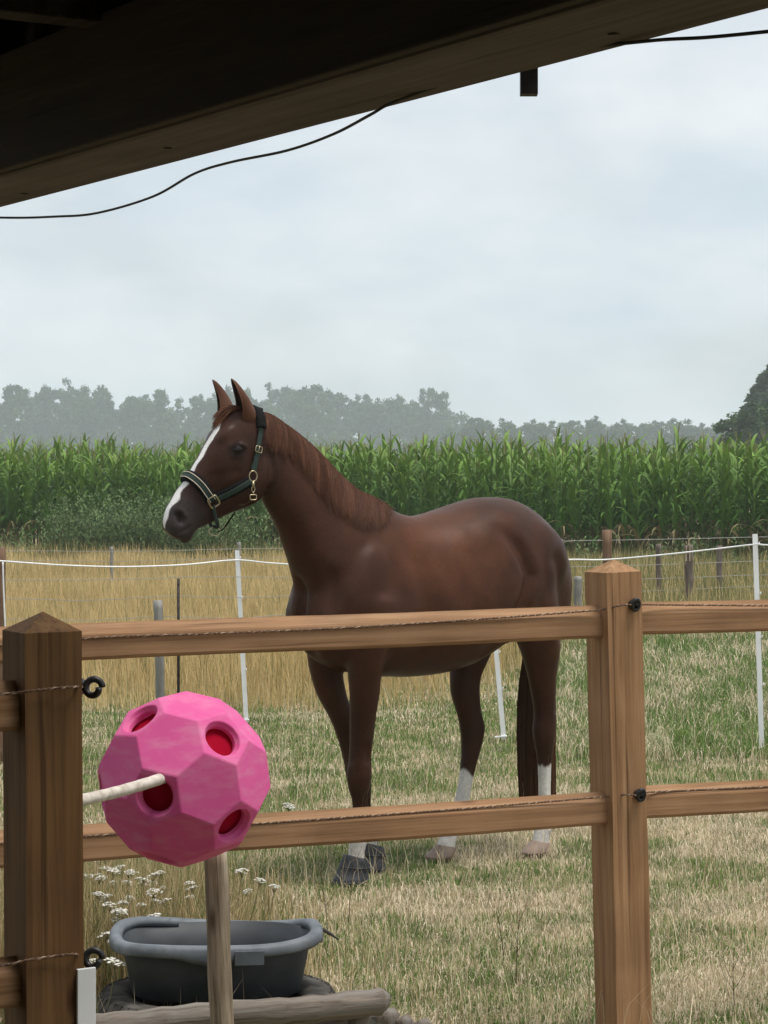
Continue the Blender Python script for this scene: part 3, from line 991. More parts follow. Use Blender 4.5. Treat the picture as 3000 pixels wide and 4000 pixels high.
# white tape running from post to post, hanging slack between them
wire([P(-60, 2186, 13.4), P(10, 2192, 13.35), P(250, 2208, 13.9), P(480, 2214, 14.4), P(720, 2206, 14.9), P(918, 2188, S1.y - .03), P(1060, 2200, 15.0), P(1260, 2210, 14.8), P(1600, 2212, 14.5), P(1911, 2196, S2.y - .03), P(2080, 2194, 13.6), P(2230, 2186, 13.7), P(2371, 2186, 13.95), P(2600, 2166, 13.9), P(2780, 2146, 13.9), P(2948, 2127, S3.y - .03), P(3010, 2130, 13.7), P(3400, 2150, 13.4)],
     0.0052, "electric_tape", "white electric tape strung between the white stakes", M_tape, "fence tape")
wire([P(11, 2196, 13.30), P(14, 2300, 13.30), P(20, 2440, 13.30), P(24, 2520, 13.30)], 0.005, "electric_tape", "white tape hanging down the brown post at the left edge", M_tape, "fence tape")
for k, (z, nm) in enumerate(((0.965, "upper"), (0.835, "middle"), (0.700, "lower"))):
    pts = []
    for px in (-300, 30, 330, 616, 697, 930, 1135, 1500):
        Y = 15.4
        pts.append(Vector(((px - 1500) / FPX * Y, Y, z + 0.01 * math.sin(px * .01 + k) + (px - 600) / FPX * 0.25)))
    wire(pts, 0.0022, "fence_wire", nm + " thin wire crossing the dry grass left of the horse", M_steel)
for k, (yl, yr, nm) in enumerate(((2113, 2098, "topmost"), (2214, 2192, "second"), (2268, 2246, "third"), (2316, 2290, "lowest"))):
    Y = 27.0 if k else 24
    pts = [P(1900, yl + 8, Y), P(2215, yl, Y), P(2400, yl - 3, Y), P(2690, (yl + yr) / 2 - 1, Y), P(2960, yr, Y), P(3400, yr - 6, Y)]
    wire(pts, 0.0034, "fence_wire", nm + " thin wire crossing the grass right of the horse", M_steel)
for k, (y, nm) in enumerate(((2152, "higher"), (2190, "lower"))):
    Y = 29.8
    pts = [P(-300, y + 2, Y), P(120, y, Y), P(436, y + 2, Y), P(700, y - 2, Y), P(933, y - 8, Y), P(1150, y - 10, Y), P(1500, y - 10, Y)]
    wire(pts, 0.0034, "fence_wire", nm + " far wire at the foot of the maize on the left", M_steel)
# ================================================================== the horse
HA = math.radians(42)
HF = Vector((-math.cos(HA), -math.sin(HA), 0))      # forward
HL = Vector((math.sin(HA), -math.cos(HA), 0))       # the horse's left
HO = Vector((-0.02, 9.67, 0))                       # ground below the withers
UP = Vector((0, 0, 1))
def HP(s, l, z):
    return HO + HF * s + HL * l + UP * z
def ray_l(px, py, l):
    k = (px - 1500.0) / FPX
    Y = (l + HL.x * HO.x + HL.y * HO.y) / (HL.x * k + HL.y)
    return P(px, py, Y)

def loft(mb, keys, sub=6, n=36):
    """keys: (centre, side vec, up vec, down vec, exponent up, exponent down)"""
    A = np.array([list(k[0]) + list(k[1]) + list(k[2]) + list(k[3]) + [k[4], k[5]] for k in keys])
    R = catmull(A, sub)
    V, F = [], []
    for r in R:
        c, u, w, d = Vector(r[0:3]), Vector(r[3:6]), Vector(r[6:9]), Vector(r[9:12])
        for k in range(n):
            t = 2 * math.pi * k / n
            ct, st = math.cos(t), math.sin(t)
            e = r[12] if st >= 0 else r[13]
            x, y = sup(ct, e), sup(st, e)
            V.append(c + u * x + (w if y >= 0 else d) * abs(y))
    m = len(R)
    for i in range(m - 1):
        for k in range(n):
            F.append((i * n + k, i * n + (k + 1) % n, (i + 1) * n + (k + 1) % n, (i + 1) * n + k))
    V.append(Vector(R[0][0:3])); V.append(Vector(R[-1][0:3]))
    for k in range(n):
        F.append((m * n, (k + 1) % n, k))
        F.append((m * n + 1, (m - 1) * n + k, (m - 1) * n + (k + 1) % n))
    mb.add(V, F)

def limb(mb, keys, sub=5, n=24):
    """keys: (point, half depth fore-aft, half width) with horizontal sections"""
    loft(mb, [(k[0], HL * k[2], HF * k[1], -HF * (k[3] if len(k) > 3 else k[1]), 2.0, 2.0) for k in keys], sub, n)

# ---- head frame
HB = math.radians(26)
hf = Vector((-math.cos(HB), -math.sin(HB), 0))      # horizontal facing direction
hl = Vector((math.sin(HB), -math.cos(HB), 0))       # head's left
POLL = P(985, 1600, 9.28)
def ray_head(px, py, l=0.0):
    """point at lateral offset l from the head's middle plane"""
    k = (px - 1500.0) / FPX
    Y = (l + hl.x * POLL.x + hl.y * POLL.y) / (hl.x * k + hl.y)
    return P(px, py, Y)

def build_body_shells():
    mb = MB()
    # trunk
    T = [  # s, top, widest z, bottom, half width, exp top, exp bottom
        (0.43, 1.17, 1.10, 1.03, 0.06, 2.0, 2.0),
        (0.39, 1.27, 1.12, 0.96, 0.120, 2.0, 2.0),
        (0.32, 1.37, 1.12, 0.905, 0.172, 2.0, 2.2),
        (0.22, 1.46, 1.12, 0.865, 0.208, 1.9, 2.3),
        (0.08, 1.545, 1.12, 0.835, 0.235, 1.7, 2.3),
        (0.00, 1.556, 1.11, 0.825, 0.248, 1.6, 2.2),
        (-0.08, 1.522, 1.10, 0.820, 0.262, 1.7, 2.2),
        (-0.18, 1.500, 1.10, 0.818, 0.284, 1.9, 2.2),
        (-0.30, 1.512, 1.11, 0.822, 0.302, 2.1, 2.2),
        (-0.44, 1.545, 1.14, 0.845, 0.308, 2.2, 2.1),
        (-0.58, 1.574, 1.19, 0.90, 0.296, 2.2, 2.1),
        (-0.70, 1.574, 1.23, 0.97, 0.272, 2.1, 2.1),
        (-0.82, 1.545, 1.25, 1.01, 0.236, 2.0, 2.1),
        (-0.93, 1.485, 1.24, 1.04, 0.190, 2.0, 2.1),
        (-1.03, 1.395, 1.22, 1.07, 0.128, 2.0, 2.0),
        (-1.10, 1.305, 1.20, 1.10, 0.070, 2.0, 2.0),
        (-1.125, 1.25, 1.21, 1.16, 0.04, 2.0, 2.0),
    ]
    loft(mb, [(HP(s, 0, zc), HL * hw, UP * (t - zc), -UP * (zc - b), e1, e2) for s, t, zc, b, hw, e1, e2 in T], 5, 48)
    # neck: crest and throat points traced in profile, bending from the shoulder to the head
    NK = [  # crest px, throat px, lateral offset, half width, lower exponent
        ((1560, 2010), (1270, 2480), 0.00, 0.185),
        ((1470, 1965), (1190, 2330), 0.00, 0.165),
        ((1400, 1916), (1152, 2225), -0.01, 0.140),
        ((1325, 1853), (1116, 2130), -0.02, 0.115),
        ((1245, 1765), (1080, 2045), -0.03, 0.098),
        ((1170, 1700), (1045, 1985), -0.045, 0.086),
        ((1100, 1646), (1018, 1925), -0.055, 0.080),
        ((1035, 1612), (990, 1860), -0.065, 0.078),
        ((985, 1598), (950, 1790), -0.07, 0.074),
    ]
    keys = []
    for i, (c, t, l, hw) in enumerate(NK):
        a, b = ray_l(*c, l), ray_l(*t, l)
        f = i / (len(NK) - 1)
        side = (HL * (1 - f) + hl * f).normalized()
        mid = a * 0.42 + b * 0.58
        keys.append((mid, side * hw, a - mid, b - mid, 1.75, 2.1))
    loft(mb, keys, 5, 36)
    # head: dorsal and ventral midline points, half width, exponents
    HD = [
        ((1005, 1606), (1030, 1850), 0.066, 2.0, 2.0),
        ((962, 1590), (1024, 1930), 0.076, 2.2, 1.8),
        ((905, 1606), (1006, 1962), 0.088, 2.5, 1.7),
        ((848, 1664), (962, 1984), 0.098, 2.6, 1.7),
        ((808, 1726), (905, 2004), 0.092, 2.5, 1.8),
        ((778, 1780), (856, 2026), 0.072, 2.4, 1.9),
        ((748, 1832), (818, 2046), 0.060, 2.3, 2.0),
        ((712, 1886), (790, 2058), 0.0535, 2.3, 2.1),
        ((678, 1938), (768, 2070), 0.052, 2.3, 2.2),
        ((652, 1986), (752, 2090), 0.0525, 2.4, 2.2),
        ((638, 2030), (728, 2110), 0.050, 2.3, 2.1),
        ((640, 2062), (700, 2112), 0.042, 2.2, 2.0),
        ((652, 2085), (682, 2104), 0.024, 2.0, 2.0),
    ]
    keys = []
    for d, v, hw, e1, e2 in HD:
        a, b = ray_head(*d), ray_head(*v)
        mid = a * 0.6 + b * 0.4
        keys.append((mid, hl * hw, a - mid, b - mid, e1, e2))
    loft(mb, keys, 5, 36)
    hdir = (ray_head(690, 2010) - ray_head(930, 1690)).normalized()     # along the face
    hup = hl.cross(hdir); hup = hup if hup.z > 0 else -hup
    for sg in (1, -1):
        def E(px, py, l, r):       # ellipsoid in the head frame, (along, across, deep)
            c = ray_head(px, py, 0) + hl * (l * sg)
            mb.ellipsoid(c, (hdir * r[0], hl * r[1], hup * r[2]), 18, 10)
        E(950, 1865, 0.050, (0.120, 0.036, 0.100))      # cheek
        E(905, 1748, 0.066, (0.050, 0.034, 0.032))      # orbit
        E(860, 1705, 0.052, (0.060, 0.036, 0.030))      # brow
        E(830, 1870, 0.040, (0.110, 0.020, 0.022))      # facial crest
        E(690, 2012, 0.034, (0.034, 0.024, 0.032))      # nostril
        E(716, 2048, 0.026, (0.045, 0.024, 0.030))      # lips
    mb.ellipsoid(ray_head(728, 2094), (hdir * 0.034, hl * 0.030, hup * 0.024), 18, 10)   # chin
    # fore limbs
    LF = [(1468, 2330, .165, .15, .085), (1455, 2450, .165, .125, .085), (1436, 2560, .150, .085, .076), (1425, 2640, .140, .074, .068), (1424, 2700, .132, .066, .061), (1416, 2826, .118, .055, .052),
          (1408, 2936, .108, .048, .046), (1405, 2990, .104, .050, .048), (1404, 3035, .102, .053, .049), (1402, 3080, .100, .045, .042),
          (1403, 3122, .098, .033, .030), (1403, 3170, .096, .030, .026), (1403, 3215, .094, .032, .028), (1402, 3256, .092, .043, .037),
          (1398, 3292, .090, .040, .036), (1393, 3330, .089, .034, .033), (1388, 3372, .088, .040, .038), (1387, 3410, .088, .042, .040)]
    RF = [(1330, 2330, -.165, .15, .085), (1290, 2450, -.165, .125, .085), (1272, 2560, -.152, .085, .076), (1272, 2610, -.145, .076, .070), (1294, 2709, -.135, .066, .061), (1336, 2803, -.125, .056, .053),
          (1364, 2889, -.118, .050, .047), (1386, 2975, -.112, .049, .047), (1402, 3040, -.108, .053, .049), (1412, 3090, -.106, .044, .041),
          (1420, 3130, -.104, .033, .030), (1427, 3180, -.102, .030, .026), (1434, 3220, -.100, .032, .028), (1440, 3256, -.098, .042, .037),
          (1441, 3290, -.097, .038, .034), (1444, 3320, -.096, .034, .033), (1450, 3355, -.095, .040, .038), (1452, 3385, -.095, .042, .040)]
    for K in (LF, RF):
        limb(mb, [(ray_l(px, py, l), d, w) for px, py, l, d, w in K])
    LHk = [(2020, 2150, .140, .18, .10), (2040, 2250, .145, .18, .112), (2070, 2380, .148, .155, .106), (2100, 2480, .140, .125, .092), (2112, 2560, .122, .094, .078), (2118, 2650, .105, .070, .058),
           (2127, 2740, .093, .058, .049), (2129, 2800, .088, .056, .046), (2126, 2848, .085, .060, .046), (2126, 2900, .083, .050, .043), (2127, 2950, .082, .039, .034),
           (2127, 3000, .081, .033, .028), (2127, 3100, .080, .031, .026), (2127, 3190, .079, .033, .028), (2122, 3236, .078, .042, .037),
           (2114, 3272, .078, .039, .037), (2109, 3300, .078, .040, .039), (2108, 3320, .078, .042, .041)]
    RHk = [(1985, 2150, -.150, .20, .11), (1960, 2260, -.155, .19, .118), (1910, 2400, -.155, .155, .108), (1866, 2490, -.145, .120, .092), (1834, 2570, -.135, .098, .080), (1818, 2650, -.128, .079, .062),
           (1818, 2716, -.124, .072, .054), (1834, 2787, -.122, .063, .048), (1844, 2842, -.121, .063, .046), (1844, 2889, -.120, .057, .043), (1836, 2950, -.120, .046, .035),
           (1822, 3030, -.120, .038, .028), (1806, 3118, -.120, .037, .027), (1785, 3195, -.120, .037, .028), (1771, 3238, -.120, .044, .037),
           (1752, 3272, -.120, .042, .037), (1742, 3300, -.120, .043, .040), (1738, 3325, -.120, .044, .041)]
    for K in (LHk, RHk):
        limb(mb, [(ray_l(px, py, l), d, w) for px, py, l, d, w in K])
    # muscle masses
    for sg in (1, -1):
        def M(s, l, z, r, tilt=0.0):
            f = (HF * math.cos(tilt) + UP * math.sin(tilt))
            u = (UP * math.cos(tilt) - HF * math.sin(tilt))
            mb.ellipsoid(HP(s, l * sg, z), (f * r[0], HL * r[1], u * r[2]), 22, 14)
        M(0.23, 0.142, 1.19, (0.115, 0.085, 0.23), 0.42)       # shoulder blade
        M(0.08, 0.165, 1.08, (0.16, 0.085, 0.13), -0.5)       # triceps
        M(0.30, 0.095, 1.09, (0.115, 0.095, 0.13))            # breast
        M(-0.72, 0.145, 1.29, (0.25, 0.120, 0.20))            # haunch
        M(-0.92, 0.085, 1.16, (0.14, 0.095, 0.22))            # buttock
        M(-0.62, 0.160, 1.09, (0.14, 0.105, 0.145), 0.3)        # thigh
    return mb

def nd(vecs):
    return np.array([list(v) for v in vecs])

def smooth_verts(V, E, it, lam=0.5):
    n = len(V)
    deg = np.zeros(n)
    np.add.at(deg, E[:, 0], 1); np.add.at(deg, E[:, 1], 1)
    for _ in range(it):
        S = np.zeros_like(V)
        for c in range(3):
            S[:, c] = np.bincount(E[:, 0], V[E[:, 1], c], n) + np.bincount(E[:, 1], V[E[:, 0], c], n)
        V = V + lam * (S / deg[:, None] - V)
    return V

def seg_dist(V, pts):
    """distance of every vertex from a polyline"""
    D = np.full(len(V), 1e9)
    Q = nd(pts)
    for a, b in zip(Q[:-1], Q[1:]):
        ab = b - a
        t = np.clip(((V - a) @ ab) / (ab @ ab), 0, 1)
        D = np.minimum(D, np.linalg.norm(V - (a + t[:, None] * ab), axis=1))
    return D

def vnormals(me):
    n = np.empty(len(me.vertices) * 3, np.float32)
    me.vertex_normals.foreach_get('vector', n)
    return n.reshape(-1, 3).astype(float)

def sstep(x, a, b):
    t = np.clip((x - a) / (b - a), 0, 1)
    return t * t * (3 - 2 * t)

def make_horse():
    root = empty("horse", HO)
    tag(root, "chestnut horse with white blaze and white socks standing behind the wooden rails", "horse")
    shells = build_body_shells().mesh("shells")
    tmp = bpy.data.objects.new("shells", shells)
    COL.objects.link(tmp)
    md = tmp.modifiers.new("r", 'REMESH')
    md.mode = 'VOXEL'; md.voxel_size = 0.0065; md.adaptivity = 0
    dg = bpy.context.evaluated_depsgraph_get()
    me = bpy.data.meshes.new_from_object(tmp.evaluated_get(dg))
    bpy.data.objects.remove(tmp)
    n = len(me.vertices)
    V = np.empty(n * 3, np.float32); me.vertices.foreach_get('co', V); V = V.reshape(-1, 3).astype(float)
    E = np.empty(len(me.edges) * 2, np.int32); me.edges.foreach_get('vertices', E); E = E.reshape(-1, 2)
    # blend the shells: strong on the trunk, light on legs and head
    rel = V - np.array(HO)
    S, Lt, Z = rel @ np.array(HF), rel @ np.array(HL), V[:, 2]
    headd = np.linalg.norm(V - nd([ray_head(830, 1850)])[0], axis=1)
    wt = sstep(Z, 0.70, 0.95) * sstep(headd, 0.30, 0.42)
    V1 = smooth_verts(V, E, 4)
    V2 = smooth_verts(V1, E, 58)
    V = V1 * (1 - wt[:, None]) + V2 * wt[:, None]
    me.vertices.foreach_set('co', V.astype(np.float32).ravel()); me.update()
    Nn = vnormals(me)
    def press(pts, r, depth, mask=None):
        nonlocal V
        w = np.exp(-(seg_dist(V, pts) / r) ** 2)
        if mask is not None: w = w * mask
        V = V - Nn * (w * depth)[:, None]
    left = (Lt > 0).astype(float)
    for sg in (1, -1):
        ms = (Lt * sg > 0.02).astype(float)
        R = lambda pts: [HP(s, l * sg, z) for s, l, z in pts]
        press(R([(-0.50, .27, 1.46), (-0.58, .29, 1.34), (-0.62, .30, 1.24), (-0.575, .29, 1.12), (-0.50, .27, 1.04)]), 0.040, 0.030, ms)   # flank fold
        press(R([(-0.56, .27, 1.02), (-0.46, .24, 0.97)]), 0.04, -0.012, ms)                            # skin fold to the belly
        press(R([(0.0, .22, 1.42), (-0.03, .25, 1.28), (-0.04, .26, 1.12), (0.0, .24, 0.99)]), 0.05, 0.017, ms)                            # behind the shoulder
        press(R([(0.20, .23, 1.02), (0.10, .24, 0.98), (0.02, .24, 1.02)]), 0.03, 0.008, ms)            # above the elbow
        press(R([(-0.82, .26, 1.30), (-0.90, .24, 1.14), (-0.90, .22, 0.98)]), 0.045, 0.016, ms)         # hamstring groove
        press(R([(-0.30, .30, 1.34), (-0.46, .30, 1.34)]), 0.09, 0.008, ms)                             # hollow before the hip
    # legs: tendon grooves, knee and hock bones, fetlocks
    for K, lo, hi in ((((1403, 3100, .098), (1403, 3170, .096), (1402, 3225, .094)), 1, 1), (((1420, 3120, -.104), (1434, 3220, -.1)), 1, 1), (((2127, 2960, .081), (2127, 3100, .08), (2125, 3200, .079)), 1, 1), (((1826, 3010, -.12), (1806, 3118, -.12), (1785, 3195, -.12)), 1, 1)):
        for sg in (1, -1):
            press([ray_l(px, py, l) + HL * (0.030 * sg) - HF * 0.006 for px, py, l in K], 0.010, 0.008)
    for px, py, l in ((1404, 3020, .102), (1402, 3025, -.108)):
        press([ray_l(px, py - 22, l) + HF * 0.052, ray_l(px, py + 22, l) + HF * 0.050], 0.022, -0.007)
        press([ray_l(px, py + 4, l) - HF * 0.055], 0.020, -0.007)
        for sg in (1, -1):
            press([ray_l(px, py + 6, l) + HL * (0.050 * sg) + HF * 0.01], 0.014, -0.007)
            press([ray_l(px, py - 50, l) + HL * (0.045 * sg), ray_l(px, py - 110, l) + HL * (0.05 * sg)], 0.014, 0.006)
    for px, py, l in ((2128, 2835, .086), (1846, 2836, -.121)):
        press([ray_l(px, py - 10, l) - HF * 0.062, ray_l(px, py + 20, l) - HF * 0.058], 0.020, -0.009)
        for sg in (1, -1):
            press([ray_l(px, py - 60, l) + HL * (0.044 * sg) - HF * 0.030, ray_l(px, py - 110, l) + HL * (0.05 * sg) - HF * 0.034], 0.014, 0.010)
            press([ray_l(px, py + 28, l) + HL * (0.046 * sg) + HF * 0.012], 0.020, -0.005)
    for px, py, l in ((1402, 3250, .092), (1440, 3252, -.098), (2122, 3234, .078), (1771, 3236, -.12)):
        press([ray_l(px, py, l) - HF * 0.042], 0.016, -0.009)
    # faint unevenness of hide over muscle and ribs
    bump = (vnoise(S * 1.0 + 7, Z + Lt, 0.085, 41) - .5) * .5 + (vnoise(S + 3, Z * .8 - Lt, 0.045, 42) - .5) * .25
    ribs = np.sin(S * 62 + Z * 14) * np.exp(-((S + 0.22) / 0.16) ** 2 - ((Z - 1.08) / 0.14) ** 2)
    V = V - Nn * ((bump * 0.006 + ribs * 0.0013) * sstep(headd, .2, .4) * sstep(Z, .5, .8))[:, None]
    press([HP(0.41, -.01, 1.24), HP(0.43, -.01, 1.10), HP(0.38, -.01, 0.95)], 0.032, 0.030)
    press([HP(0.36, .12, 1.27), HP(0.38, .13, 1.15), HP(0.33, .15, 1.02), HP(0.24, .17, 0.95)], 0.03, 0.010)                      # breast furrow
    # jugular groove and windpipe
    press([ray_l(1090, 2000, 0.06), ray_l(1150, 2130, 0.08), ray_l(1215, 2290, 0.12)], 0.035, 0.010)
    # head details, both sides
    for sg in (1, -1):
        hs = lambda px, py, l: ray_head(px, py, 0) + hl * (l * sg)
        press([hs(892, 1760, .100)], 0.020, 0.012)                                      # eye socket
        press([hs(866, 1742, .098), hs(894, 1733, .104), hs(924, 1744, .098)], 0.009, -0.006)   # upper lid / brow
        press([hs(872, 1782, .094), hs(910, 1786, .096)], 0.010, -0.003)                # lower lid
        press([hs(946, 1706, .085)], 0.026, 0.012)                                      # hollow above the eye
        press([hs(800, 1860, .06), hs(850, 1850, .075), hs(890, 1840, .085)], 0.018, 0.004)
        press([hs(850, 1935, .05), hs(800, 1968, .05)], 0.028, 0.007)                   # hollow of the cheek
        press([hs(672, 2008, .060), hs(682, 2016, .062), hs(690, 2030, .062)], 0.0145, 0.030)                # nostril opening
        press([hs(662, 2010, .05), hs(672, 1990, .055), hs(692, 1994, .06), hs(706, 2020, .06)], 0.008, -0.005)   # nostril rim
        press([hs(655, 2085, .03), hs(690, 2078, .045), hs(730, 2058, .05), hs(756, 2046, .05)], 0.007, 0.006)    # mouth line
        press([hs(960, 1960, .05), hs(1020, 1900, .06), hs(1038, 1830, .07), hs(1036, 1760, .07)], 0.020, 0.010)  # behind the jaw
        press([hs(1045, 1890, .085), hs(1062, 1940, .08)], 0.024, -0.007)               # parotid
    me.vertices.foreach_set('co', V.astype(np.float32).ravel()); me.update()
    V = smooth_verts(V, E, 1, 0.4)
    me.vertices.foreach_set('co', V.astype(np.float32).ravel()); me.update()
    # ---- coat colours: the markings themselves
    rel = V - np.array(HO)
    S, Lt, Z = rel @ np.array(HF), rel @ np.array(HL), V[:, 2]
    headd = np.linalg.norm(V - nd([ray_head(830, 1850)])[0], axis=1)
    coat = np.array([0.060, 0.0236, 0.0126])
    C = np.tile(coat, (n, 1))
    nz = vnoise(S * 3 + Z * 2, Lt * 3 + Z * 3, 0.5, 3)
    C *= (0.82 + 0.36 * nz)[:, None]
    def blend(col, w):
        nonlocal C
        C = C * (1 - w[:, None]) + np.array(col) * w[:, None]
    # redder barrel, darker head, neck and legs
    blend((0.106, 0.0385, 0.0160), 0.8 * np.exp(-((S + 0.16) / 0.28) ** 2 - ((Z - 1.36) / 0.17) ** 2))
    blend((0.044, 0.0205, 0.0152), 0.75 * np.exp(-((S + 0.88) / 0.20) ** 2 - ((Z - 1.28) / 0.24) ** 2))
    blend((0.045, 0.0185, 0.0112), 0.6 * np.exp(-((S - 0.28) / 0.22) ** 2 - ((Z - 1.22) / 0.26) ** 2))
    blend((0.034, 0.0150, 0.0098), 0.7 * (1 - sstep(Z, 0.55, 0.95)))
    blend((0.042, 0.0195, 0.0140), 0.75 * (1 - sstep(headd, 0.24, 0.36)))
    muz = nd([ray_head(690, 2040)])[0]
    dm = np.linalg.norm(V - muz, axis=1)
    blend((0.050, 0.041, 0.040), 0.9 * (1 - sstep(dm, 0.07, 0.17)))
    # dark round the eye
    for sg in (1, -1):
        ey = nd([ray_head(893, 1760) + hl * (0.095 * sg)])[0]
        blend((0.012, 0.008, 0.007), 0.92 * np.exp(-(np.linalg.norm(V - ey, axis=1) / 0.036) ** 4))
        no = nd([ray_head(678, 2018) + hl * (0.050 * sg)])[0]
        blend((0.014, 0.011, 0.011), 0.95 * np.exp(-(np.linalg.norm(V - no, axis=1) / 0.019) ** 2))
    # blaze on the front of the face
    lat = (V - np.array(POLL)) @ np.array(hl)
    wig = 0.006 * (vnoise(Z, Z * 0, 0.035, 5) - 0.5)
    pr = [(1655, .006), (1680, .021), (1728, .022), (1781, .018), (1834, .017), (1890, .019), (1935, .021), (1985, .019), (2030, .016), (2060, .006)]
    zk = np.array([P(800, p, 9.2).z for p, _ in pr])[::-1]; wk = np.array([w for _, w in pr])[::-1]
    wz = np.interp(Z, zk, wk, 0, 0)
    ridge_pts = [ray_head(848, 1664), ray_head(808, 1726), ray_head(778, 1780), ray_head(748, 1832), ray_head(712, 1886), ray_head(678, 1938), ray_head(652, 1986), ray_head(638, 2030), ray_head(640, 2062)]
    near = (seg_dist(V, ridge_pts) < 0.06)
    wb = near * (1 - sstep(np.abs(lat - 0.012 + wig * 2.2), wz * 0.82, wz * 1.05 + 1e-4))
    blend((0.74, 0.72, 0.70), wb)
    snip = nd([ray_head(648, 2092)])[0]
    blend((0.45, 0.36, 0.33), 0.7 * np.exp(-(np.linalg.norm(V - snip, axis=1) / 0.018) ** 2))
    # white socks
    def sock(c, top, slope, rad=0.12, back=0.0):
        w = (np.hypot(V[:, 0] - c.x, V[:, 1] - c.y) < rad)
        jag = 0.016 * (vnoise(np.arctan2(V[:, 1] - c.y, V[:, 0] - c.x) * 4 + 20, Z * 0, 1.0, 9) - 0.5)
        zz = Z + ((V - np.array(c)) @ np.array(HF)) * slope + jag
        return w * (1 - sstep(zz, top - 0.008, top + 0.008)) * (Z < 0.62)
    dirt = np.exp(-((Z - 0.10) / 0.06) ** 2) * vnoise(S * 3 + Lt, Z * 2, 0.03, 61)
    white = (0.60, 0.58, 0.55)
    blend(white, sock(ray_l(1400, 3250, .093), 0.235, 0.0, 0.09))
    blend(white, sock(ray_l(1436, 3250, -.1), 0.205, 0.0, 0.07))
    blend(white, sock(ray_l(2127, 3100, .08), 0.385, 0.0, 0.11))
    blend(white, sock(ray_l(1800, 3130, -.12), 0.375, -0.75, 0.20))
    blend((0.33, 0.27, 0.19), 0.55 * sstep(dirt, .35, .8) * (C[:, 0] > .3) * (Z < .4))
    a = me.attributes.new('Col', 'FLOAT_COLOR', 'POINT')
    cc = np.ones((n, 4), np.float32); cc[:, :3] = np.clip(C, 0, 1)
    a.data.foreach_set('color', cc.ravel())
    me.polygons.foreach_set('use_smooth', np.ones(len(me.polygons), bool))
    me.transform(Matrix.Translation(-HO))
    me.update()
    body = link("body", me, coat_mat(), root)
    Vw = V
    polys = np.empty(len(me.polygons) * 4, np.int32)
    me.polygons.foreach_get('vertices', polys)
    bvh = BVHTree.FromPolygons([tuple(v) for v in Vw], [tuple(q) for q in polys.reshape(-1, 4)])
    return root, body, bvh

def coat_mat():
    m, nt, b = new_mat("horse_coat", 0.42, 0.12)
    N, Lk = nt.nodes.new, nt.links.new
    a = N('ShaderNodeAttribute'); a.attribute_name = 'Col'
    tc = N('ShaderNodeTexCoord')
    mp = N('ShaderNodeMapping'); mp.inputs['Scale'].default_value = (260, 260, 70)
    Lk(tc.outputs['Object'], mp.inputs['Vector'])
    n = N('ShaderNodeTexNoise'); n.inputs['Scale'].default_value = 1.0; n.inputs['Detail'].default_value = 4
    Lk(mp.outputs[0], n.inputs['Vector'])
    r = N('ShaderNodeValToRGB')
    r.color_ramp.elements[0].position = 0.3; r.color_ramp.elements[0].color = (0.78, 0.78, 0.78, 1)
    r.color_ramp.elements[1].position = 0.7; r.color_ramp.elements[1].color = (1.18, 1.18, 1.18, 1)
    Lk(n.outputs['Fac'], r.inputs['Fac'])
    n2 = N('ShaderNodeTexNoise'); n2.inputs['Scale'].default_value = 9.0; n2.inputs['Detail'].default_value = 5
    Lk(tc.outputs['Object'], n2.inputs['Vector'])
    r2 = N('ShaderNodeValToRGB')
    r2.color_ramp.elements[0].position = 0.3; r2.color_ramp.elements[0].color = (0.78, 0.78, 0.80, 1)
    r2.color_ramp.elements[1].position = 0.7; r2.color_ramp.elements[1].color = (1.16, 1.14, 1.12, 1)
    Lk(n2.outputs['Fac'], r2.inputs['Fac'])
    m1 = N('ShaderNodeMix'); m1.data_type = 'RGBA'; m1.blend_type = 'MULTIPLY'; m1.inputs['Factor'].default_value = 1
    Lk(a.outputs['Color'], m1.inputs['A']); Lk(r.outputs['Color'], m1.inputs['B'])
    m2 = N('ShaderNodeMix'); m2.data_type = 'RGBA'; m2.blend_type = 'MULTIPLY'; m2.inputs['Factor'].default_value = 1
    Lk(m1.outputs['Result'], m2.inputs['A']); Lk(r2.outputs['Color'], m2.inputs['B'])
    Lk(m2.outputs['Result'], b.inputs['Base Color'])
    b.inputs['Sheen Weight'].default_value = 0.0
    b.inputs['Sheen Roughness'].default_value = 0.45
    bp = N('ShaderNodeBump'); bp.inputs['Strength'].default_value = 0.22; bp.inputs['Distance'].default_value = 0.002
    Lk(n.outputs['Fac'], bp.inputs['Height']); Lk(bp.outputs[0], b.inputs['Normal'])
    rr = N('ShaderNodeMapRange'); rr.inputs['To Min'].default_value = 0.34; rr.inputs['To Max'].default_value = 0.52
    Lk(n2.outputs['Fac'], rr.inputs['Value']); Lk(rr.outputs[0], b.inputs['Roughness'])
    return m

horse, horse_body, HBVH = make_horse()
# ------------------------------------------------------------------ ears, eyes, hooves, hair
def to_local(o, root):
    """move a mesh modelled in the place's coordinates under its thing"""
    o.data.transform(Matrix.Translation(-root.location))
    o.parent = root
    return o

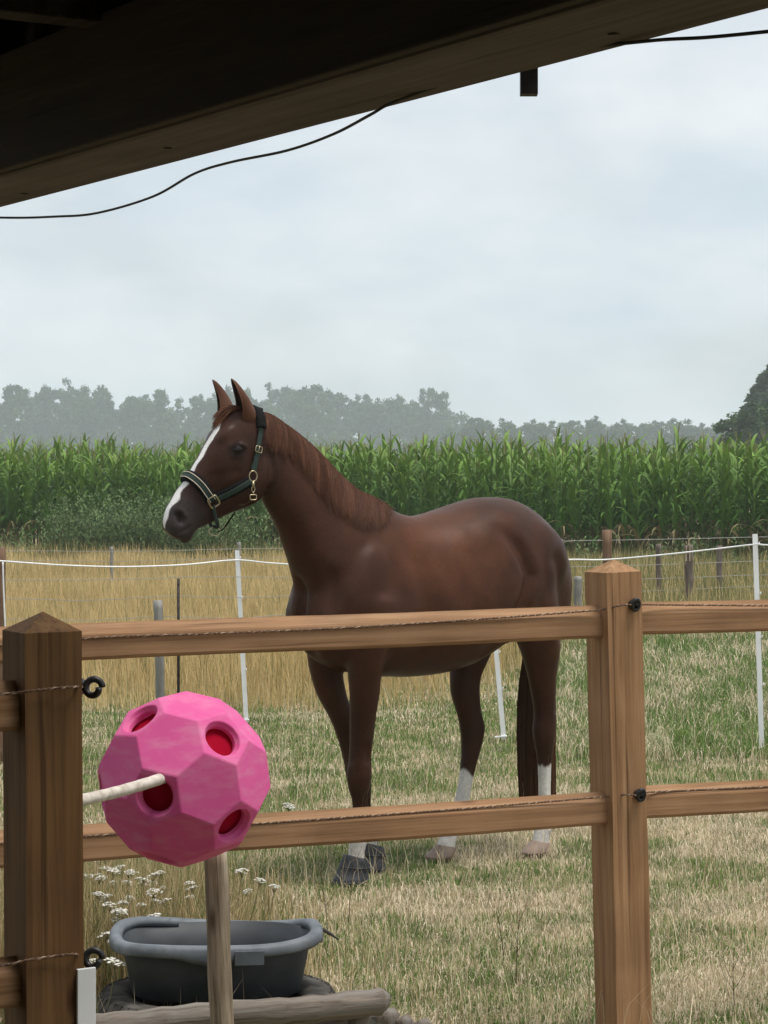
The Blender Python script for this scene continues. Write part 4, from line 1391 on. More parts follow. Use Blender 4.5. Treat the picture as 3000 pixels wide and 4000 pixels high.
def add_ears(body):
    """ears are joined to the body mesh as cupped leaves"""
    V, F, C = [], [], []
    def ear(base, mid, tip, l, lm, lt, openv, widths):
        A = catmull(nd([ray_head(*base, l), ray_head(*mid, lm), ray_head(*tip, lt)]), 7)
        m = len(A)
        k = 15
        b0 = len(V)
        for side in (0, 1):
            for i in range(m):
                t = i / (m - 1)
                c = Vector(A[i])
                ax = Vector(A[min(i + 1, m - 1)] - A[max(i - 1, 0)]).normalized()
                o = (openv - ax * openv.dot(ax)).normalized()
                sd = ax.cross(o)
                r = np.interp(t, [0, .2, .45, .7, .88, 1], widths)
                r = r - (0.004 if side else 0.0) * (1 if t < 0.96 else 0)
                amax = math.radians(np.interp(t, [0, .15, .4, 1], [178, 150, 118, 100]))
                for j in range(k):
                    an = -amax + 2 * amax * j / (k - 1)
                    p = c - o * (math.cos(an) * r) + sd * (math.sin(an) * r * 0.92)
                    V.append(p)
                    if side: C.append((0.055, 0.030, 0.022))
                    else: C.append((0.030, 0.018, 0.014) if t > 0.93 else (0.105, 0.046, 0.027))
        for side in (0, 1):
            b = b0 + side * m * k
            for i in range(m - 1):
                for j in range(k - 1):
                    q = (b + i * k + j, b + i * k + j + 1, b + (i + 1) * k + j + 1, b + (i + 1) * k + j)
                    F.append(q if side == 0 else q[::-1])
        for i in range(m - 1):          # rims
            for j in (0, k - 1):
                q = (b0 + i * k + j, b0 + (i + 1) * k + j, b0 + m * k + (i + 1) * k + j, b0 + m * k + i * k + j)
                F.append(q if j else q[::-1])
    w = [.036, .041, .032, .021, .0115, .002]
    ear((972, 1650), (940, 1556), (903, 1479), .034, .060, .060, (hf * 1.0 + hl * 0.12), w)
    ear((892, 1642), (862, 1552), (829, 1483), -.034, -.060, -.060, (hf * 1.0 - hl * 0.2), w)
    bm = bmesh.new()
    bm.from_mesh(body.data)
    lay = bm.verts.layers.float_color['Col']
    vs = []
    for p, c in zip(V, C):
        v = bm.verts.new(p - HO)
        v[lay] = (*c, 1)
        vs.append(v)
    for f in F:
        nf = bm.faces.new([vs[i] for i in f]); nf.smooth = True
    bm.to_mesh(body.data); bm.free()
add_ears(horse_body)

M_eye, _nt, _b = new_mat("horse_eye", 0.05, 0.28)
_b.inputs['Base Color'].default_value = (0.010, 0.006, 0.005, 1)
M_lid = noise_mat('eyelid_skin', (0.010, 0.006, 0.005), (0.020, 0.011, 0.008), (90, 90, 90), rough=0.7, spec=0.1)
for sg in (1, -1):
    c = ray_head(893, 1758) + hl * (0.0905 * sg)
    e = MB(); e.ellipsoid(c, (hf * 0.0245 - UP * 0.004, hl * 0.016, UP * 0.0185), 20, 14)
    to_local(e.build("eye", M_eye), horse)
    lid = MB()
    ax, ay, az_ = hf * 0.0275 - UP * 0.005, hl * 0.0185 * sg, UP * 0.0205
    V, F = [], []
    for j in range(9):
        ph = math.radians(44 + 46 * j / 8)
        for i in range(19):
            th = math.radians(-10 + 200 * i / 18)
            V.append(c + ax * (math.cos(ph) * math.cos(th)) + ay * (math.cos(ph) * math.sin(th)) + az_ * math.sin(ph))
    for j in range(8):
        for i in range(18):
            F.append((j * 19 + i, j * 19 + i + 1, (j + 1) * 19 + i + 1, (j + 1) * 19 + i))
    lid.add(V, F)
    to_local(lid.build("eyelid", M_lid), horse)

M_hoof = noise_mat("hoof_horn", (0.16, 0.115, 0.09), (0.33, 0.24, 0.19), (9, 9, 3), rough=0.6, bump=0.2)
def hoof(px, py, l, rl, rw, h, toe=HF):
    """horn capsule: sloping front wall, oval ground rim, coronet ring"""
    g = ray_l(px, py, l); g.z = 0.0
    n, V, F = 28, [], []
    side = Vector((-toe.y, toe.x, 0))
    rings = [(0.0, 1.0, 0.035), (0.012, 1.0, 0.030), (h * 0.55, 0.86, 0.010), (h * 0.92, 0.74, -0.008), (h, 0.68, -0.010), (h * 1.02, 0.4, -0.012)]
    for z, k, off in rings:
        for i in range(n):
            a = 2 * math.pi * i / n
            zz = z * (1 - 0.35 * (0.5 - 0.5 * math.cos(a)) * (z > 0.012))       # heels lower than the toe
            V.append(g + toe * (off + math.cos(a) * rl * k) + side * (math.sin(a) * rw * k * (1.0 if math.cos(a) > -0.2 else 0.93)) + UP * zz)
    m = len(rings)
    for j in range(m - 1):
        for i in range(n):
            F.append((j * n + i, j * n + (i + 1) % n, (j + 1) * n + (i + 1) % n, (j + 1) * n + i))
    F.append(tuple(range(n - 1, -1, -1))); F.append(tuple(range((m - 1) * n, m * n)))
    mb = MB(); mb.add(V, F)
    return mb
to_local(hoof(2108, 3345, .078, .066, .058, .056).build("hoof", M_hoof), horse)
to_local(hoof(1738, 3350, -.120, .068, .059, .056).build("hoof", M_hoof), horse)

M_boot = noise_mat("boot_rubber", (0.016, 0.018, 0.022), (0.034, 0.037, 0.044), (30, 30, 30), rough=0.62, spec=0.35, bump=0.25)
def boot(px, py, l, label):
    g = ray_l(px, py, l); g.z = -0.002
    toe = (HF * 0.97 - HL * 0.1).normalized(); side = Vector((-toe.y, toe.x, 0))
    def ringed(rings, n=30):
        V, F = [], []
        for z, rl, rw, off, tilt in rings:
            for i in range(n):
                a = 2 * math.pi * i / n
                V.append(g + toe * (off + math.cos(a) * rl) + side * (math.sin(a) * rw) + UP * (z + tilt * math.cos(a)))
        m = len(rings)
        for j in range(m - 1):
            for i in range(n):
                F.append((j * n + i, j * n + (i + 1) % n, (j + 1) * n + (i + 1) % n, (j + 1) * n + i))
        F.append(tuple(range(n - 1, -1, -1))); F.append(tuple(range((m - 1) * n, m * n)))
        return MB().add(V, F)
    o = ringed([(0.0, .074, .066, .022, 0), (0.006, .077, .069, .022, 0), (0.022, .077, .069, .020, 0), (0.026, .073, .065, .018, 0),
                (0.055, .066, .059, .010, .004), (0.085, .058, .053, .002, .010), (0.104, .052, .048, -.003, .014), (0.108, .049, .046, -.003, .014), (0.100, .044, .041, -.003, .010)]).build("hoof_boot", M_boot)
    to_local(o, horse)
    sole = ringed([(-0.004, .076, .068, .022, 0), (0.010, .080, .072, .022, 0), (0.014, .0795, .0715, .022, 0)]).build("sole", M_boot)
    sole.data.transform(Matrix.Translation(-HO)); sole.parent = o
    st = MB()
    pts = []
    for i in range(33):
        a = 2 * math.pi * i / 32
        pts.append(g + toe * (.004 + math.cos(a) * .0655) + side * (math.sin(a) * .059) + UP * (0.066 + .006 * math.cos(a)))
    st.tube(pts, .0035, 6, False)
    s2 = st.build("strap", M_boot); s2.data.transform(Matrix.Translation(-HO)); s2.parent = o
    o["label"] = label
boot(1387, 3440, .088, "black rubber boot on the leading front hoof")
boot(1452, 3400, -.095, "black rubber boot on the front hoof set back")

def strands(paths, widths, cols, name, mat, root, facing):
    """ribbons, one strip per hair lock; every strip tapers to its tip"""
    V, F, C = [], [], []
    for pts, w, c in zip(paths, widths, cols):
        b = len(V)
        m = len(pts)
        for i, p in enumerate(pts):
            t = pts[min(i + 1, m - 1)] - pts[max(i - 1, 0)]
            sd = t.cross(facing)
            sd = sd.normalized() if sd.length > 1e-9 else Vector((1, 0, 0))
            ww = w * (1.0 - 0.75 * (i / (m - 1)) ** 2)
            V.append(p - sd * ww); V.append(p + sd * ww)
            C.append(c); C.append(c)
        for i in range(m - 1):
            F.append((b + 2 * i, b + 2 * i + 1, b + 2 * i + 3, b + 2 * i + 2))
    me = np_mesh(name, nd(V), np.array(F), np.array(C), smooth=True)
    me.transform(Matrix.Translation(-root.location))
    return link(name, me, mat, root)

M_hair = col_mat("horse_hair", 0.62, 0.07)
def off_surface(p, d):
    loc, nor, idx, dist = HBVH.find_nearest(p)
    if loc is None: return p
    v = p - loc
    sd = v.dot(nor)
    if sd < d: return p + nor * (d - sd)
    return p

def hair_col():
    k = random.random()
    base = Vector((0.044, 0.0175, 0.0105)).lerp(Vector((0.17, 0.075, 0.040)), k ** 2.2)
    return tuple(base * random.uniform(0.8, 1.2))

def build_mane():
    K = catmull(np.array([(1022, 1606, 1046, 1742), (1060, 1618, 1080, 1765), (1100, 1644, 1125, 1792), (1170, 1695, 1210, 1872), (1245, 1762, 1294, 1985), (1325, 1850, 1372, 2046), (1400, 1912, 1434, 2066), (1450, 1934, 1486, 2062), (1496, 1962, 1520, 2040)], float), 20)
    hw = np.interp(np.arange(len(K)), [0, len(K) * .3, len(K) * .7, len(K) - 1], [.080, .092, .125, .165])
    paths, ws, cs = [], [], []
    N = len(K) - 1
    eye = Vector((0, 0, EYE))
    def key(u):
        j = int(min(u, N - 1e-6)); f = u - j
        return K[j] * (1 - f) + K[min(j + 1, N)] * f
    def skin(px, py):
        hit = HBVH.ray_cast(eye, (P(px, py, 9.5) - eye).normalized())
        return None if hit[0] is None or hit[0].y > 10.0 else hit
    for q in range(380):                    # locks of hair
        uc = (q + random.uniform(-.6, .6)) / 379 * N
        uc = min(max(uc, 0), N)
        r = key(uc)
        short = 1.0 if uc < 0.86 * N else 1 - 0.35 * (uc / N - 0.86) / 0.14
        le = random.uniform(0.72, 1.10) * short
        sway = random.gauss(0, 11)
        tx, ty = r[0] + (r[2] - r[0]) * le + sway, r[1] + (r[3] - r[1]) * le
        lift = random.uniform(0.002, 0.009)
        tone = random.random()
        lockw = random.uniform(3.0, 9.0)
        for k2 in range(20):
            u = min(max(uc + random.gauss(0, 0.9), 0), N)
            rr = key(u)
            root = ray_l(rr[0] + random.uniform(-4, 4), rr[1] + random.uniform(0, 10), -0.02 - 0.045 * (1 - u / N) + random.uniform(-.006, .010))
            e = random.uniform(0.80, 1.04)
            h = skin(r[0] + (tx - r[0]) * e + random.gauss(0, lockw), rr[1] + (ty - rr[1]) * e + random.uniform(-12, 10))
            if h is None: continue
            tip = h[0] + h[1] * (0.004 + lift * random.uniform(.4, 1.1))
            wob = random.uniform(-.006, .006)
            pts = []
            for k in range(8):
                t = k / 7
                p = root.lerp(tip, t) + (HL * 0.014 + UP * 0.004) * math.sin(math.pi * min(1, t * 1.05)) + HF * wob * math.sin(t * 5)
                pts.append(off_surface(p, 0.003 + lift * min(1, t * 2.5)))
            c = Vector((0.040, 0.016, 0.0095)).lerp(Vector((0.150, 0.066, 0.036)), min(1, max(0, tone ** 2 * .5 + random.gauss(.10, .15))))
            paths.append(pts); ws.append(random.uniform(.0006, .0014)); cs.append(tuple(c))
    strands(paths, ws, cs, "mane", M_hair, horse, Vector((0.15, -1, 0.3)))
build_mane()

def build_forelock():
    paths, ws, cs = [], [], []
    for i in range(380):
        root = ray_head(925 + random.uniform(-18, 16), 1590 + random.uniform(-4, 10), random.uniform(-.03, .035))
        tip = ray_head(842 + random.uniform(-14, 34), 1668 + random.uniform(-46, 10), random.uniform(-.045, .03))
        pts = [off_surface(root.lerp(tip, k / 6) + UP * 0.018 * math.sin(math.pi * k / 6), 0.003 + 0.008 * random.random()) for k in range(7)]
        c = Vector(hair_col()) * 1.15
        paths.append(pts); ws.append(random.uniform(.001, .0022)); cs.append(tuple(c))
    strands(paths, ws, cs, "forelock", M_hair, horse, Vector((0.15, -1, 0.3)))
build_forelock()

def build_tail():
    paths, ws, cs = [], [], []
    ctrl = catmull(nd([HP(-1.04, -0.02, 1.35), HP(-1.09, -0.05, 1.25), HP(-1.085, -0.08, 1.05), HP(-1.05, -0.095, 0.80), HP(-1.04, -0.095, 0.50), HP(-1.05, -0.095, 0.16)]), 5)
    sp = np.interp(np.linspace(0, 1, len(ctrl)), [0, .15, .4, .75, 1], [.018, .030, .065, .100, .095])
    for i in range(2200):
        a, rr = random.uniform(0, 2 * math.pi), math.sqrt(random.random())
        end = int(len(ctrl) * random.uniform(0.84, 1.0)) + 1
        ph = random.uniform(0, 6)
        pts = []
        for k in range(0, end, 2):
            c = Vector(ctrl[k])
            q = rr * sp[k]
            pts.append(c + HL * (math.cos(a) * q) + HF * (math.sin(a) * q * 0.75) + HL * 0.004 * math.sin(ph + k * 0.7))
        if len(pts) < 3: continue
        k = random.random()
        c = Vector((0.035, 0.016, 0.010)).lerp(Vector((0.17, 0.082, 0.042)), (rr ** 2) * k)
        paths.append(pts); ws.append(random.uniform(.0016, .0030)); cs.append(tuple(c))
    strands(paths, ws, cs, "tail", M_hair, horse, Vector((0.15, -1, 0.1)))
build_tail()

# ------------------------------------------------------------------ halter
M_strap = noise_mat("halter_webbing", (0.020, 0.034, 0.028), (0.032, 0.050, 0.042), (220, 220, 220), rough=0.8, bump=0.3, bdist=0.001)
M_fleece = noise_mat("halter_fleece", (0.006, 0.006, 0.007), (0.016, 0.015, 0.015), (160, 160, 160), rough=0.95, spec=0.1, bump=1.0, bdist=0.006)
M_trim = noise_mat("halter_trim", (0.50, 0.44, 0.33), (0.66, 0.60, 0.48), (90, 90, 90), rough=0.6)
M_brass, _nt, _b = new_mat("halter_metal", 0.32, 0.5)
_b.inputs['Base Color'].default_value = (0.50, 0.42, 0.27, 1); _b.inputs['Metallic'].default_value = 1.0

def on_head(px, py, sg=1):
    """point on the skin of the near (or, mirrored, the far) side of the head"""
    o = Vector((0, 0, EYE)); d = (P(px, py, 9.2) - o).normalized()
    loc, nor, idx, dist = HBVH.ray_cast(o, d)
    if sg < 0:
        loc = loc - hl * (2 * (loc - POLL).dot(hl))
    return loc
def ribbon(mb, pts, width, thick, off, sub=6, closed=False, smooth_it=2):
    A = catmull(nd(pts), sub)
    Q = [Vector(a) for a in A]
    NN = []
    for i, p in enumerate(Q):
        loc, nor, idx, dist = HBVH.find_nearest(p)
        Q[i] = loc + nor * off
        NN.append(nor.copy())
    for _ in range(smooth_it):
        NN = [(NN[max(i - 1, 0)] + NN[i] * 2 + NN[min(i + 1, len(NN) - 1)]).normalized() for i in range(len(NN))]
        Q = [Q[i] if i in (0, len(Q) - 1) else (Q[i - 1] + Q[i] * 2 + Q[i + 1]) / 4 for i in range(len(Q))]
    V, F = [], []
    m = len(Q)
    prof = [(-1, 0), (-.92, .8), (-.6, 1), (0, 1.06), (.6, 1), (.92, .8), (1, 0), (.9, -.9), (0, -1), (-.9, -.9)]
    k = len(prof)
    for i in range(m):
        t = (Q[min(i + 1, m - 1)] - Q[max(i - 1, 0)]).normalized()
        n = (NN[i] - t * NN[i].dot(t)).normalized()
        sd = t.cross(n)
        for x, y in prof:
            V.append(Q[i] + sd * (x * width / 2) + n * (y * thick / 2))
    for i in range(m - 1):
        for j in range(k):
            F.append((i * k + j, i * k + (j + 1) % k, (i + 1) * k + (j + 1) % k, (i + 1) * k + j))
    F.append(tuple(range(k - 1, -1, -1))); F.append(tuple(range((m - 1) * k, m * k)))
    mb.add(V, F)
    return Q, NN
def ring_at(c, u, w, ru, rw, r, n=24, square=False):
    pts = []
    for i in range(n + 1):
        a = 2 * math.pi * i / n
        e = 5.0 if square else 2.0
        pts.append(Vector(c) + Vector(u) * (sup(math.cos(a), e) * ru) + Vector(w) * (sup(math.sin(a), e) * rw))
    return pts

def build_halter():
    root = empty("halter", POLL)
    tag(root, "dark green halter with black fleece padding on the chestnut horse's head", "halter")
    def fin(mb, name, mat, parent=None):
        o = mb.build(name, mat)
        o.data.transform(Matrix.Translation(-POLL)); o.parent = parent or root
        return o
    nb_near = [(826, 1950), (808, 1925), (788, 1898), (765, 1876), (742, 1862)]
    near = [on_head(*p) for p in nb_near]
    top = ray_head(722, 1858)
    far = [on_head(*p, -1) for p in nb_near]
    loop = near + [top] + far[::-1]
    fl = MB(); ribbon(fl, loop, 0.050, 0.016, 0.006)
    fleece = fin(fl, "noseband", M_fleece)
    sb = MB(); Q, NN = ribbon(sb, loop, 0.026, 0.004, 0.0165)
    strap = fin(sb, "strap", M_strap, fleece)
    for sgn in (1, -1):
        tm = MB(); pts = []
        for i in range(len(Q)):
            t = (Q[min(i + 1, len(Q) - 1)] - Q[max(i - 1, 0)]).normalized()
            sd = t.cross(NN[i]).normalized()
            pts.append(Q[i] + sd * (sgn * 0.0115) + NN[i] * 0.0025)
        tm.tube(pts, 0.0016, 5); fin(tm, "trim", M_trim, fleece)
    for sg in (1, -1):
        # cheek strap from the square ring to the cheek ring
        cp = [on_head(836, 1950, sg), on_head(870, 1934, sg), on_head(910, 1914, sg), on_head(950, 1894, sg), on_head(974, 1880, sg)]
        c1 = MB(); ribbon(c1, [cp[0].lerp(cp[1], .3)] + cp[1:], 0.046, 0.014, 0.005)
        ck = fin(c1, "cheek_strap", M_fleece)
        c2 = MB(); ribbon(c2, cp, 0.022, 0.004, 0.0145); fin(c2, "strap", M_strap, ck)
        # cheek piece up to the crown
        up = [on_head(986, 1838, sg), on_head(994, 1800, sg), on_head(1003, 1755, sg), on_head(1012, 1710, sg), on_head(1018, 1672, sg)]
        c3 = MB(); ribbon(c3, up, 0.022, 0.0045, 0.006); cpz = fin(c3, "cheek_piece", M_strap)
        c4 = MB(); ribbon(c4, up[:3], 0.024, 0.004, 0.0105); fin(c4, "strap_end", M_strap, cpz)
        q = up[2]; loc, nor, _, _ = HBVH.find_nearest(q)
        tt = (up[3] - up[1]).normalized(); sd = tt.cross(nor).normalized()
        bk = MB(); bk.tube(ring_at(loc + nor * 0.014, tt, sd, .012, .0165, .0018, square=True), .0019, 6, False)
        bk.tube([loc + nor * 0.016 - sd * .002 + tt * -.011, loc + nor * 0.016 + tt * .013], .0014, 6); fin(bk, "buckle", M_brass, cpz)
        # square ring joining noseband and cheek strap
        loc, nor, _, _ = HBVH.find_nearest(on_head(829, 1954, sg))
        a1 = (on_head(850, 1938, sg) - on_head(808, 1966, sg)).normalized(); a2 = a1.cross(nor).normalized()
        sq = MB(); sq.tube(ring_at(loc + nor * 0.017, a1, a2, .020, .023, .0028, square=True), .0032, 8, False); fin(sq, "square_ring", M_brass)
        # cheek ring
        loc, nor, _, _ = HBVH.find_nearest(on_head(984, 1860, sg))
        t1 = (UP - nor * UP.dot(nor)).normalized(); t2 = t1.cross(nor)
        cr = MB(); cr.tube(ring_at(loc + nor * 0.013, t1, t2, .021, .0165, .0024), .0026, 8, False); fin(cr, "cheek_ring", M_brass)
        # throat snap hanging below the ring
        sn = MB()
        a = loc + nor * 0.014 - t1 * 0.022
        sn.tube([a, a - t1 * .012, a - t1 * .02], [.004, .0062, .004], 8)
        sn.tube(ring_at(a - t1 * .030, t1, t2, .011, .007, .002), .0019, 6, False)
        sn.tube([a - t1 * .040, a - t1 * .052], .0022, 6)
        fin(sn, "snap", M_brass)
        b2 = MB(); b2.tube(ring_at(a - t1 * .062, t2, t1, .014, .010, .002, square=True), .0021, 6, False); fin(b2, "buckle", M_brass)
    # crown over the poll
    cr = [on_head(1018, 1672, 1), on_head(1014, 1640, 1), ray_head(1008, 1606, .035), ray_head(996, 1592, 0), ray_head(1008, 1606, -.035), on_head(1014, 1640, -1), on_head(1018, 1672, -1)]
    c5 = MB(); ribbon(c5, cr, 0.044, 0.018, 0.008); fin(c5, "crown_piece", M_fleece)
    # jaw strap below the square rings, lead ring and snap hook under it
    js = MB()
    a, b = on_head(832, 1972, 1), on_head(832, 1972, -1)
    lo = ray_head(838, 2052)
    ctrl = catmull(nd([a + hl * .010, on_head(832, 2000, 1) + hl * .012, lo + hl * .036, lo - UP * .006, lo - hl * .036, on_head(832, 2000, -1) - hl * .012, b - hl * .010]), 6)
    js.tube([Vector(c) for c in ctrl], .0075, 8); fin(js, "jaw_strap", M_strap)
    lead = ray_head(838, 2068)
    rg = MB(); rg.tube(ring_at(lead - UP * .008, hf, UP, .024, .017, .0022), .0024, 8, False); fin(rg, "lead_ring", M_brass)
    cd = MB()
    cd.tube([Vector(c) for c in catmull(nd([ray_head(850, 2078), ray_head(872, 2066), ray_head(895, 2034), ray_head(918, 2002, .03)]), 6)], .0032, 6)
    fin(cd, "throat_cord", M_fleece)
build_halter()
# ================================================================== grasses
M_grass = col_mat("grass_blades", 0.75, 0.12, trans=0.25)
def blades(x, y, z, h, w, lean, az, col, curl=0.5):
    """bent blades: 2 base, 2 middle, 1 tip vertices; three triangles each"""
    n = len(x)
    dx, dy = np.cos(az), np.sin(az)
    sx, sy = -np.sin(az + rng.uniform(-.8, .8, n)), np.cos(az + rng.uniform(-.8, .8, n))
    V = np.empty((n, 5, 3))
    r1 = np.sin(lean * (1 - curl)) * h * .55; z1 = np.cos(lean * (1 - curl)) * h * .55
    r2 = r1 + np.sin(lean * (1 + curl)) * h * .45; z2 = z1 + np.cos(np.minimum(lean * (1 + curl), 2.0)) * h * .45
    z2 = np.maximum(z2, 0.004)
    hw = w / 2
    V[:, 0] = np.stack([x - sx * hw, y - sy * hw, z - .006], 1)
    V[:, 1] = np.stack([x + sx * hw, y + sy * hw, z - .006], 1)
    V[:, 2] = np.stack([x + dx * r1 - sx * hw * .85, y + dy * r1 - sy * hw * .85, z + z1], 1)
    V[:, 3] = np.stack([x + dx * r1 + sx * hw * .85, y + dy * r1 + sy * hw * .85, z + z1], 1)
    V[:, 4] = np.stack([x + dx * r2, y + dy * r2, z + z2], 1)
    b = np.arange(n)[:, None] * 5
    F = np.concatenate([b + np.array([[0, 1, 3]]), b + np.array([[0, 3, 2]]), b + np.array([[2, 3, 4]])], 0)
    C = np.repeat(col[:, None, :], 5, 1)
    return V.reshape(-1, 3), F, C.reshape(-1, 3)

def scatter(n, y0, y1, half, power=1.0):
    """positions in the wedge the place opens towards, denser near"""
    u = rng.random(n)
    y = y0 + (y1 - y0) * u ** power
    x = (rng.random(n) * 2 - 1) * half * y
    return x, y

def lerp3(a, b, t):
    return np.asarray(a)[None, :] * (1 - t[:, None]) + np.asarray(b)[None, :] * t[:, None]

STRAW, STRAW2 = (0.76, 0.65, 0.49), (0.50, 0.395, 0.265)
GREEN, GREEN2 = (0.075, 0.155, 0.034), (0.19, 0.285, 0.070)
def edge_y(x, y):
    """where the grazed pasture meets the uncut meadow"""
    px = x / y * FPX + 1500
    return np.interp(px, [-500, 1100, 1900, 2300, 3500], [17.2, 16.8, 18.5, 23.0, 24.0])

def build_pasture():
    n = 430000
    x, y = scatter(n, 6.4, 24.0, 0.235, 1.25)
    keep = (y < edge_y(x, y) + rng.normal(0, .5, n))
    x, y = x[keep], y[keep]; n = len(x)
    g = vnoise(x, y * .8, 0.55, 21) * .55 + vnoise(x, y * .7, 0.21, 22) * .45
    px = x / y * FPX + 1500
    gr = sstep(g, .38, .58)                                # green patches
    gr = np.maximum(gr, sstep(y, 10.5, 14.0) * (.45 + .5 * sstep(g, .3, .55)))
    gr *= 1 - 0.25 * (1 - sstep(y, 8.5, 10.5))
    isg = rng.random(n) < 0.16 + 0.72 * gr
    t = rng.random(n)
    col = np.where(isg[:, None], lerp3(GREEN, GREEN2, t), lerp3(STRAW2, STRAW, t ** .7))
    col *= rng.uniform(.75, 1.2, n)[:, None]
    far = sstep(y, 9, 20)
    h = np.where(isg, rng.uniform(.014, .040, n), rng.uniform(.018, .055, n)) * (.5 + 1.0 * vnoise(x, y, .17, 5))
    tall = (y > 13.5) & (px > 2150)
    h = np.where(tall, h * 3.6, h)
    w = rng.uniform(.0014, .0032, n) * (1 + 1.1 * far)
    lean = np.where(isg, np.abs(rng.normal(.65, .4, n)), np.abs(rng.normal(1.15, .3, n)))
    lean = np.clip(lean, 0, 1.45)
    # hooves and boots press the grass down where the horse stands
    V, F, C = blades(x, y, ground_z(x, y), h, w, lean, rng.uniform(0, 6.283, n), col)
    # scattered seed stalks
    m = 7500
    x, y = scatter(m, 6.6, 20.0, 0.235, 1.1)
    col = lerp3((.74, .64, .44), (.46, .35, .20), rng.random(m))
    V2, F2, C2 = blades(x, y, ground_z(x, y), rng.uniform(.08, .30, m), rng.uniform(.0016, .0028, m), np.clip(np.abs(rng.normal(.5, .35, m)), 0, 1.3), rng.uniform(0, 6.283, m), col)
    me = np_mesh("pasture_grass", np.concatenate([V, V2]), np.concatenate([F, F2 + len(V)]), np.concatenate([C, C2]))
    tag(link("pasture_grass", me, M_grass), "short grazed grass, half dry straw and half green, covering the paddock", "grass", kind="stuff")
build_pasture()

def build_tall_grass():
    """uncut dry grass round the tub, left of the horse"""
    n = 26000
    px = rng.uniform(-700, 1560, n); y = 7.0 + 2.6 * rng.random(n) ** 1.2
    x = (px - 1500) / FPX * y
    keep = rng.random(n) < np.clip(1.1 - (px - 650) / 620.0, 0.04, 1) * np.clip(1.35 - (y - 7.0) / 2.2, .05, 1)
    keep &= np.hypot((x - TUB_C.x) / .40, (y - TUB_C.y) / .34) > 1
    x, y, px = x[keep], y[keep], px[keep]; n = len(x)
    t = rng.random(n)
    isg = rng.random(n) < 0.28
    col = np.where(isg[:, None], lerp3((.13, .16, .05), (.22, .24, .085), t), lerp3((.42, .31, .155), (.58, .46, .26), t)) * rng.uniform(.8, 1.15, n)[:, None]
    h = rng.uniform(.12, .46, n) * np.clip(1.1 - (px - 600) / 900, .30, 1.0) * np.clip(1.2 - (y - 7) / 4.5, .5, 1.1)
    V, F, C = blades(x, y, ground_z(x, y), h, rng.uniform(.002, .0042, n), np.clip(np.abs(rng.normal(.28, .22, n)), 0, 1.1), rng.uniform(0, 6.283, n), col)
    me = np_mesh("tall_grass", V, F, C)
    tag(link("tall_grass", me, M_grass), "tall dry grass growing round the grey tub and tyre", "grass", kind="stuff")
build_tall_grass()

def build_meadow():
    n = 175000
    x, y = scatter(n, 16.2, 42.5, 0.24, 1.35)
    ed = y - edge_y(x, y)
    keep = ed > rng.normal(-.2, .9, n)
    x, y, ed = x[keep], y[keep], ed[keep]; n = len(x)
    t = vnoise(x, y * .4, 1.1, 31) * .6 + rng.random(n) * .4
    col = lerp3((.50, .365, .155), (.76, .595, .31), t) * rng.uniform(.82, 1.15, n)[:, None]
    grn = rng.random(n) < 0.10 + .5 * sstep(y, 36, 41) + .55 * sstep(x / y * FPX + 1500, 1900, 2200)
    col = np.where(grn[:, None], lerp3((.15, .18, .06), (.27, .25, .11), rng.random(n)), col)
    h = rng.uniform(.22, .50, n) * (.7 + .6 * vnoise(x, y, 1.3, 33)) * (.35 + .65 * sstep(ed, -1.0, 2.0))
    w = rng.uniform(.004, .0075, n) * (y / 20)
    V, F, C = blades(x, y, ground_z(x, y), h, w, np.clip(np.abs(rng.normal(.22, .18, n)), 0, 1), rng.uniform(0, 6.283, n), col)
    me = np_mesh("dry_meadow", V, F, C)
    tag(link("dry_meadow", me, M_grass), "uncut golden dry grass between the wire fence and the maize", "grass", kind="stuff")
build_meadow()

# ------------------------------------------------------------------ yarrow
M_umbel = noise_mat("yarrow_flower", (0.52, 0.50, 0.43), (0.74, 0.72, 0.65), (90, 90, 90), rough=0.9, bump=0.8, bdist=0.004)
M_stem = noise_mat("yarrow_stem", (0.14, 0.14, 0.06), (0.24, 0.22, 0.10), (30, 30, 30), rough=0.8)
def yarrow(px, py, Y, nh, size, label):
    top = P(px, py, Y)
    root = empty("yarrow", Vector((top.x, Y, 0)))
    tag(root, label, "wildflower", "white yarrow plants behind the pink ball")
    for k in range(nh):
        tip = Vector((random.uniform(-.07, .07), random.uniform(-.05, .05), top.z * random.uniform(.82, 1.0)))
        foot = Vector((random.uniform(-.02, .02), random.uniform(-.02, .02), -.01))
        bend = Vector((random.uniform(-.02, .02), random.uniform(-.02, .02), 0))
        s = MB()
        pts = [foot.lerp(tip, t) + bend * math.sin(math.pi * t) for t in np.linspace(0, 1, 6)]
        s.tube(pts, [.0022, .0021, .002, .0018, .0016, .0014], 5)
        R = size * random.uniform(.55, .95)
        h = MB()
        tilt = Matrix.Rotation(random.uniform(-.35, .35), 3, 'X') @ Matrix.Rotation(random.uniform(-.35, .35), 3, 'Y')
        for q in range(34):
            a, rr = random.uniform(0, 6.28), math.sqrt(random.random())
            c = tip + tilt @ Vector((math.cos(a) * R * rr, math.sin(a) * R * rr, .010 - .008 * rr ** 2 + random.uniform(-.002, .002)))
            h.ellipsoid(c, (Vector((R * .20, 0, 0)), Vector((0, R * .20, 0)), Vector((0, 0, R * .07))), 6, 4)
            if q % 4 == 0: s.tube([tip - Vector((0, 0, .018)), c], .0008, 4)
        st = s.build("stem", M_stem, root)
        h.build("flower_head", M_umbel, root)
